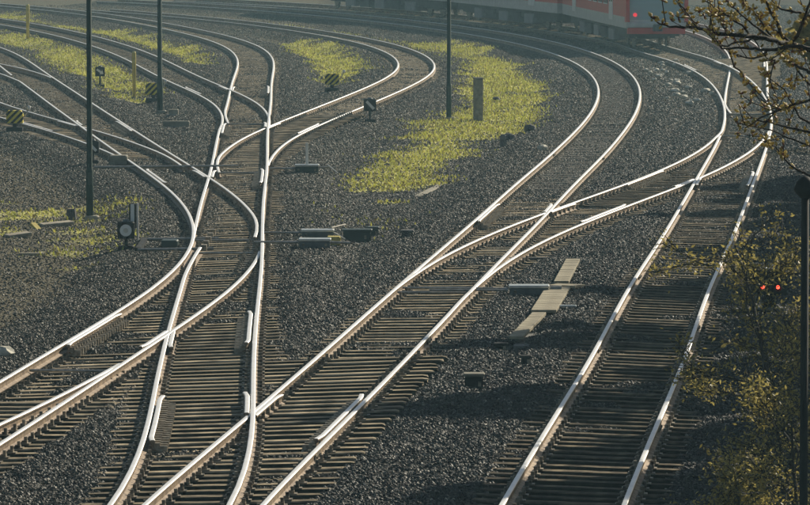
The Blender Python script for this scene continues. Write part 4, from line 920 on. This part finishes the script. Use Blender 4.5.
for bi, (pts, r0, r1, nb_) in enumerate(BR):
    P_ = [Vector(p) - off0 for p in pts]
    # resample with a little natural crookedness
    Q = []
    rr2 = random.Random(70 + bi)
    for i in range(len(P_) - 1):
        for s_ in range(3): Q.append(P_[i].lerp(P_[i + 1], s_ / 3) + Vector((rr2.gauss(0, .004), rr2.gauss(0, .02), rr2.gauss(0, .004))))
    Q.append(P_[-1]); n = len(Q); b = MB(); b.tube(Q, [r0 + (r1 - r0) * i / (n - 1) for i in range(n)], 6)
    br_o = b.build('branch', M_bark, t, True)
    bud = MB(); tip = MB()
    def cluster(p):
        for _ in range(rr2.choice((2, 3, 4))):
            d_ = Vector((rr2.gauss(0, 1), rr2.gauss(0, 1), rr2.gauss(.2, 1))).normalized(); L_ = rr2.uniform(.022, .042); c = p + d_ * .014
            bud.tube([c, c + d_ * L_ * .4, c + d_ * L_ * .8, c + d_ * L_], [.004, .0105, .008, .002], 5)
            if rr2.random() < .45: tip.tube([c - d_ * .012, c, c + d_ * .012], [.003, .0085, .0075], 5)
    for j in range(2 + n // 10):      # side twigs, each a part of its branch
        x = rr2.uniform(.15, .97) * (n - 1); i = min(int(x), n - 2); p = Q[i].lerp(Q[i + 1], x - i); ax_ = (Q[i + 1] - Q[i]).normalized()
        sd2 = Vector((rr2.gauss(0, 1), rr2.gauss(0, .8), rr2.gauss(0, 1))); sd2 = (sd2 - ax_ * sd2.dot(ax_)).normalized(); d_ = (ax_ * .75 + sd2 * .65).normalized(); L_ = rr2.uniform(.10, .34)
        tw = [p, p + d_ * L_ * .35 + Vector((0, 0, .01)), p + d_ * L_ * .7 + Vector((0, rr2.gauss(0, .01), .03)), p + d_ * L_ + Vector((0, 0, .07))]
        tb2 = MB(); tb2.tube(tw, [.005, .004, .0035, .0025], 5); tb2.build('twig', M_bark, br_o)
        for q in tw[1:]:
            if rr2.random() < .7: cluster(q)
    for j in range(nb_):
        f = (1 - (rr2.random() ** 1.5)) if nb_ < 40 else rr2.random(); x = f * (n - 1); i = min(int(x), n - 2); p = Q[i].lerp(Q[i + 1], x - i)
        for _ in range(rr2.choice((2, 3, 4))):
            d_ = Vector((rr2.gauss(0, 1), rr2.gauss(0, 1), rr2.gauss(.2, 1))).normalized(); L_ = rr2.uniform(.022, .042); c = p + d_ * .014
            bud.tube([c, c + d_ * L_ * .4, c + d_ * L_ * .8, c + d_ * L_], [.004, .0105, .008, .002], 5)
            if rr2.random() < .45: tip.tube([c - d_ * .012, c, c + d_ * .012], [.003, .0085, .0075], 5)
    if bud.v: tag(bud.build('buds', M_bud, br_o), kind='stuff')
    if tip.v: tag(tip.build('bud_scales', M_budtip, br_o), kind='stuff')

# ------------------------------------------------------------------ haze
hb = MB(); hb.box((0, 290, 8.0), (310, 720, 18.6)); hz_o = hb.build('haze', None or bpy.data.materials.new('haze_air'))
hm_ = hz_o.data.materials[0]; hm_.use_nodes = True; n = hm_.node_tree; n.nodes.clear(); ou = n.nodes.new('ShaderNodeOutputMaterial'); pv = n.nodes.new('ShaderNodeVolumePrincipled')
pv.inputs['Color'].default_value = (.50, .84, 1.0, 1); pv.inputs['Density'].default_value = .00045; pv.inputs['Anisotropy'].default_value = .3
n.links.new(pv.outputs[0], ou.inputs['Volume']); tag(hz_o, kind='stuff')
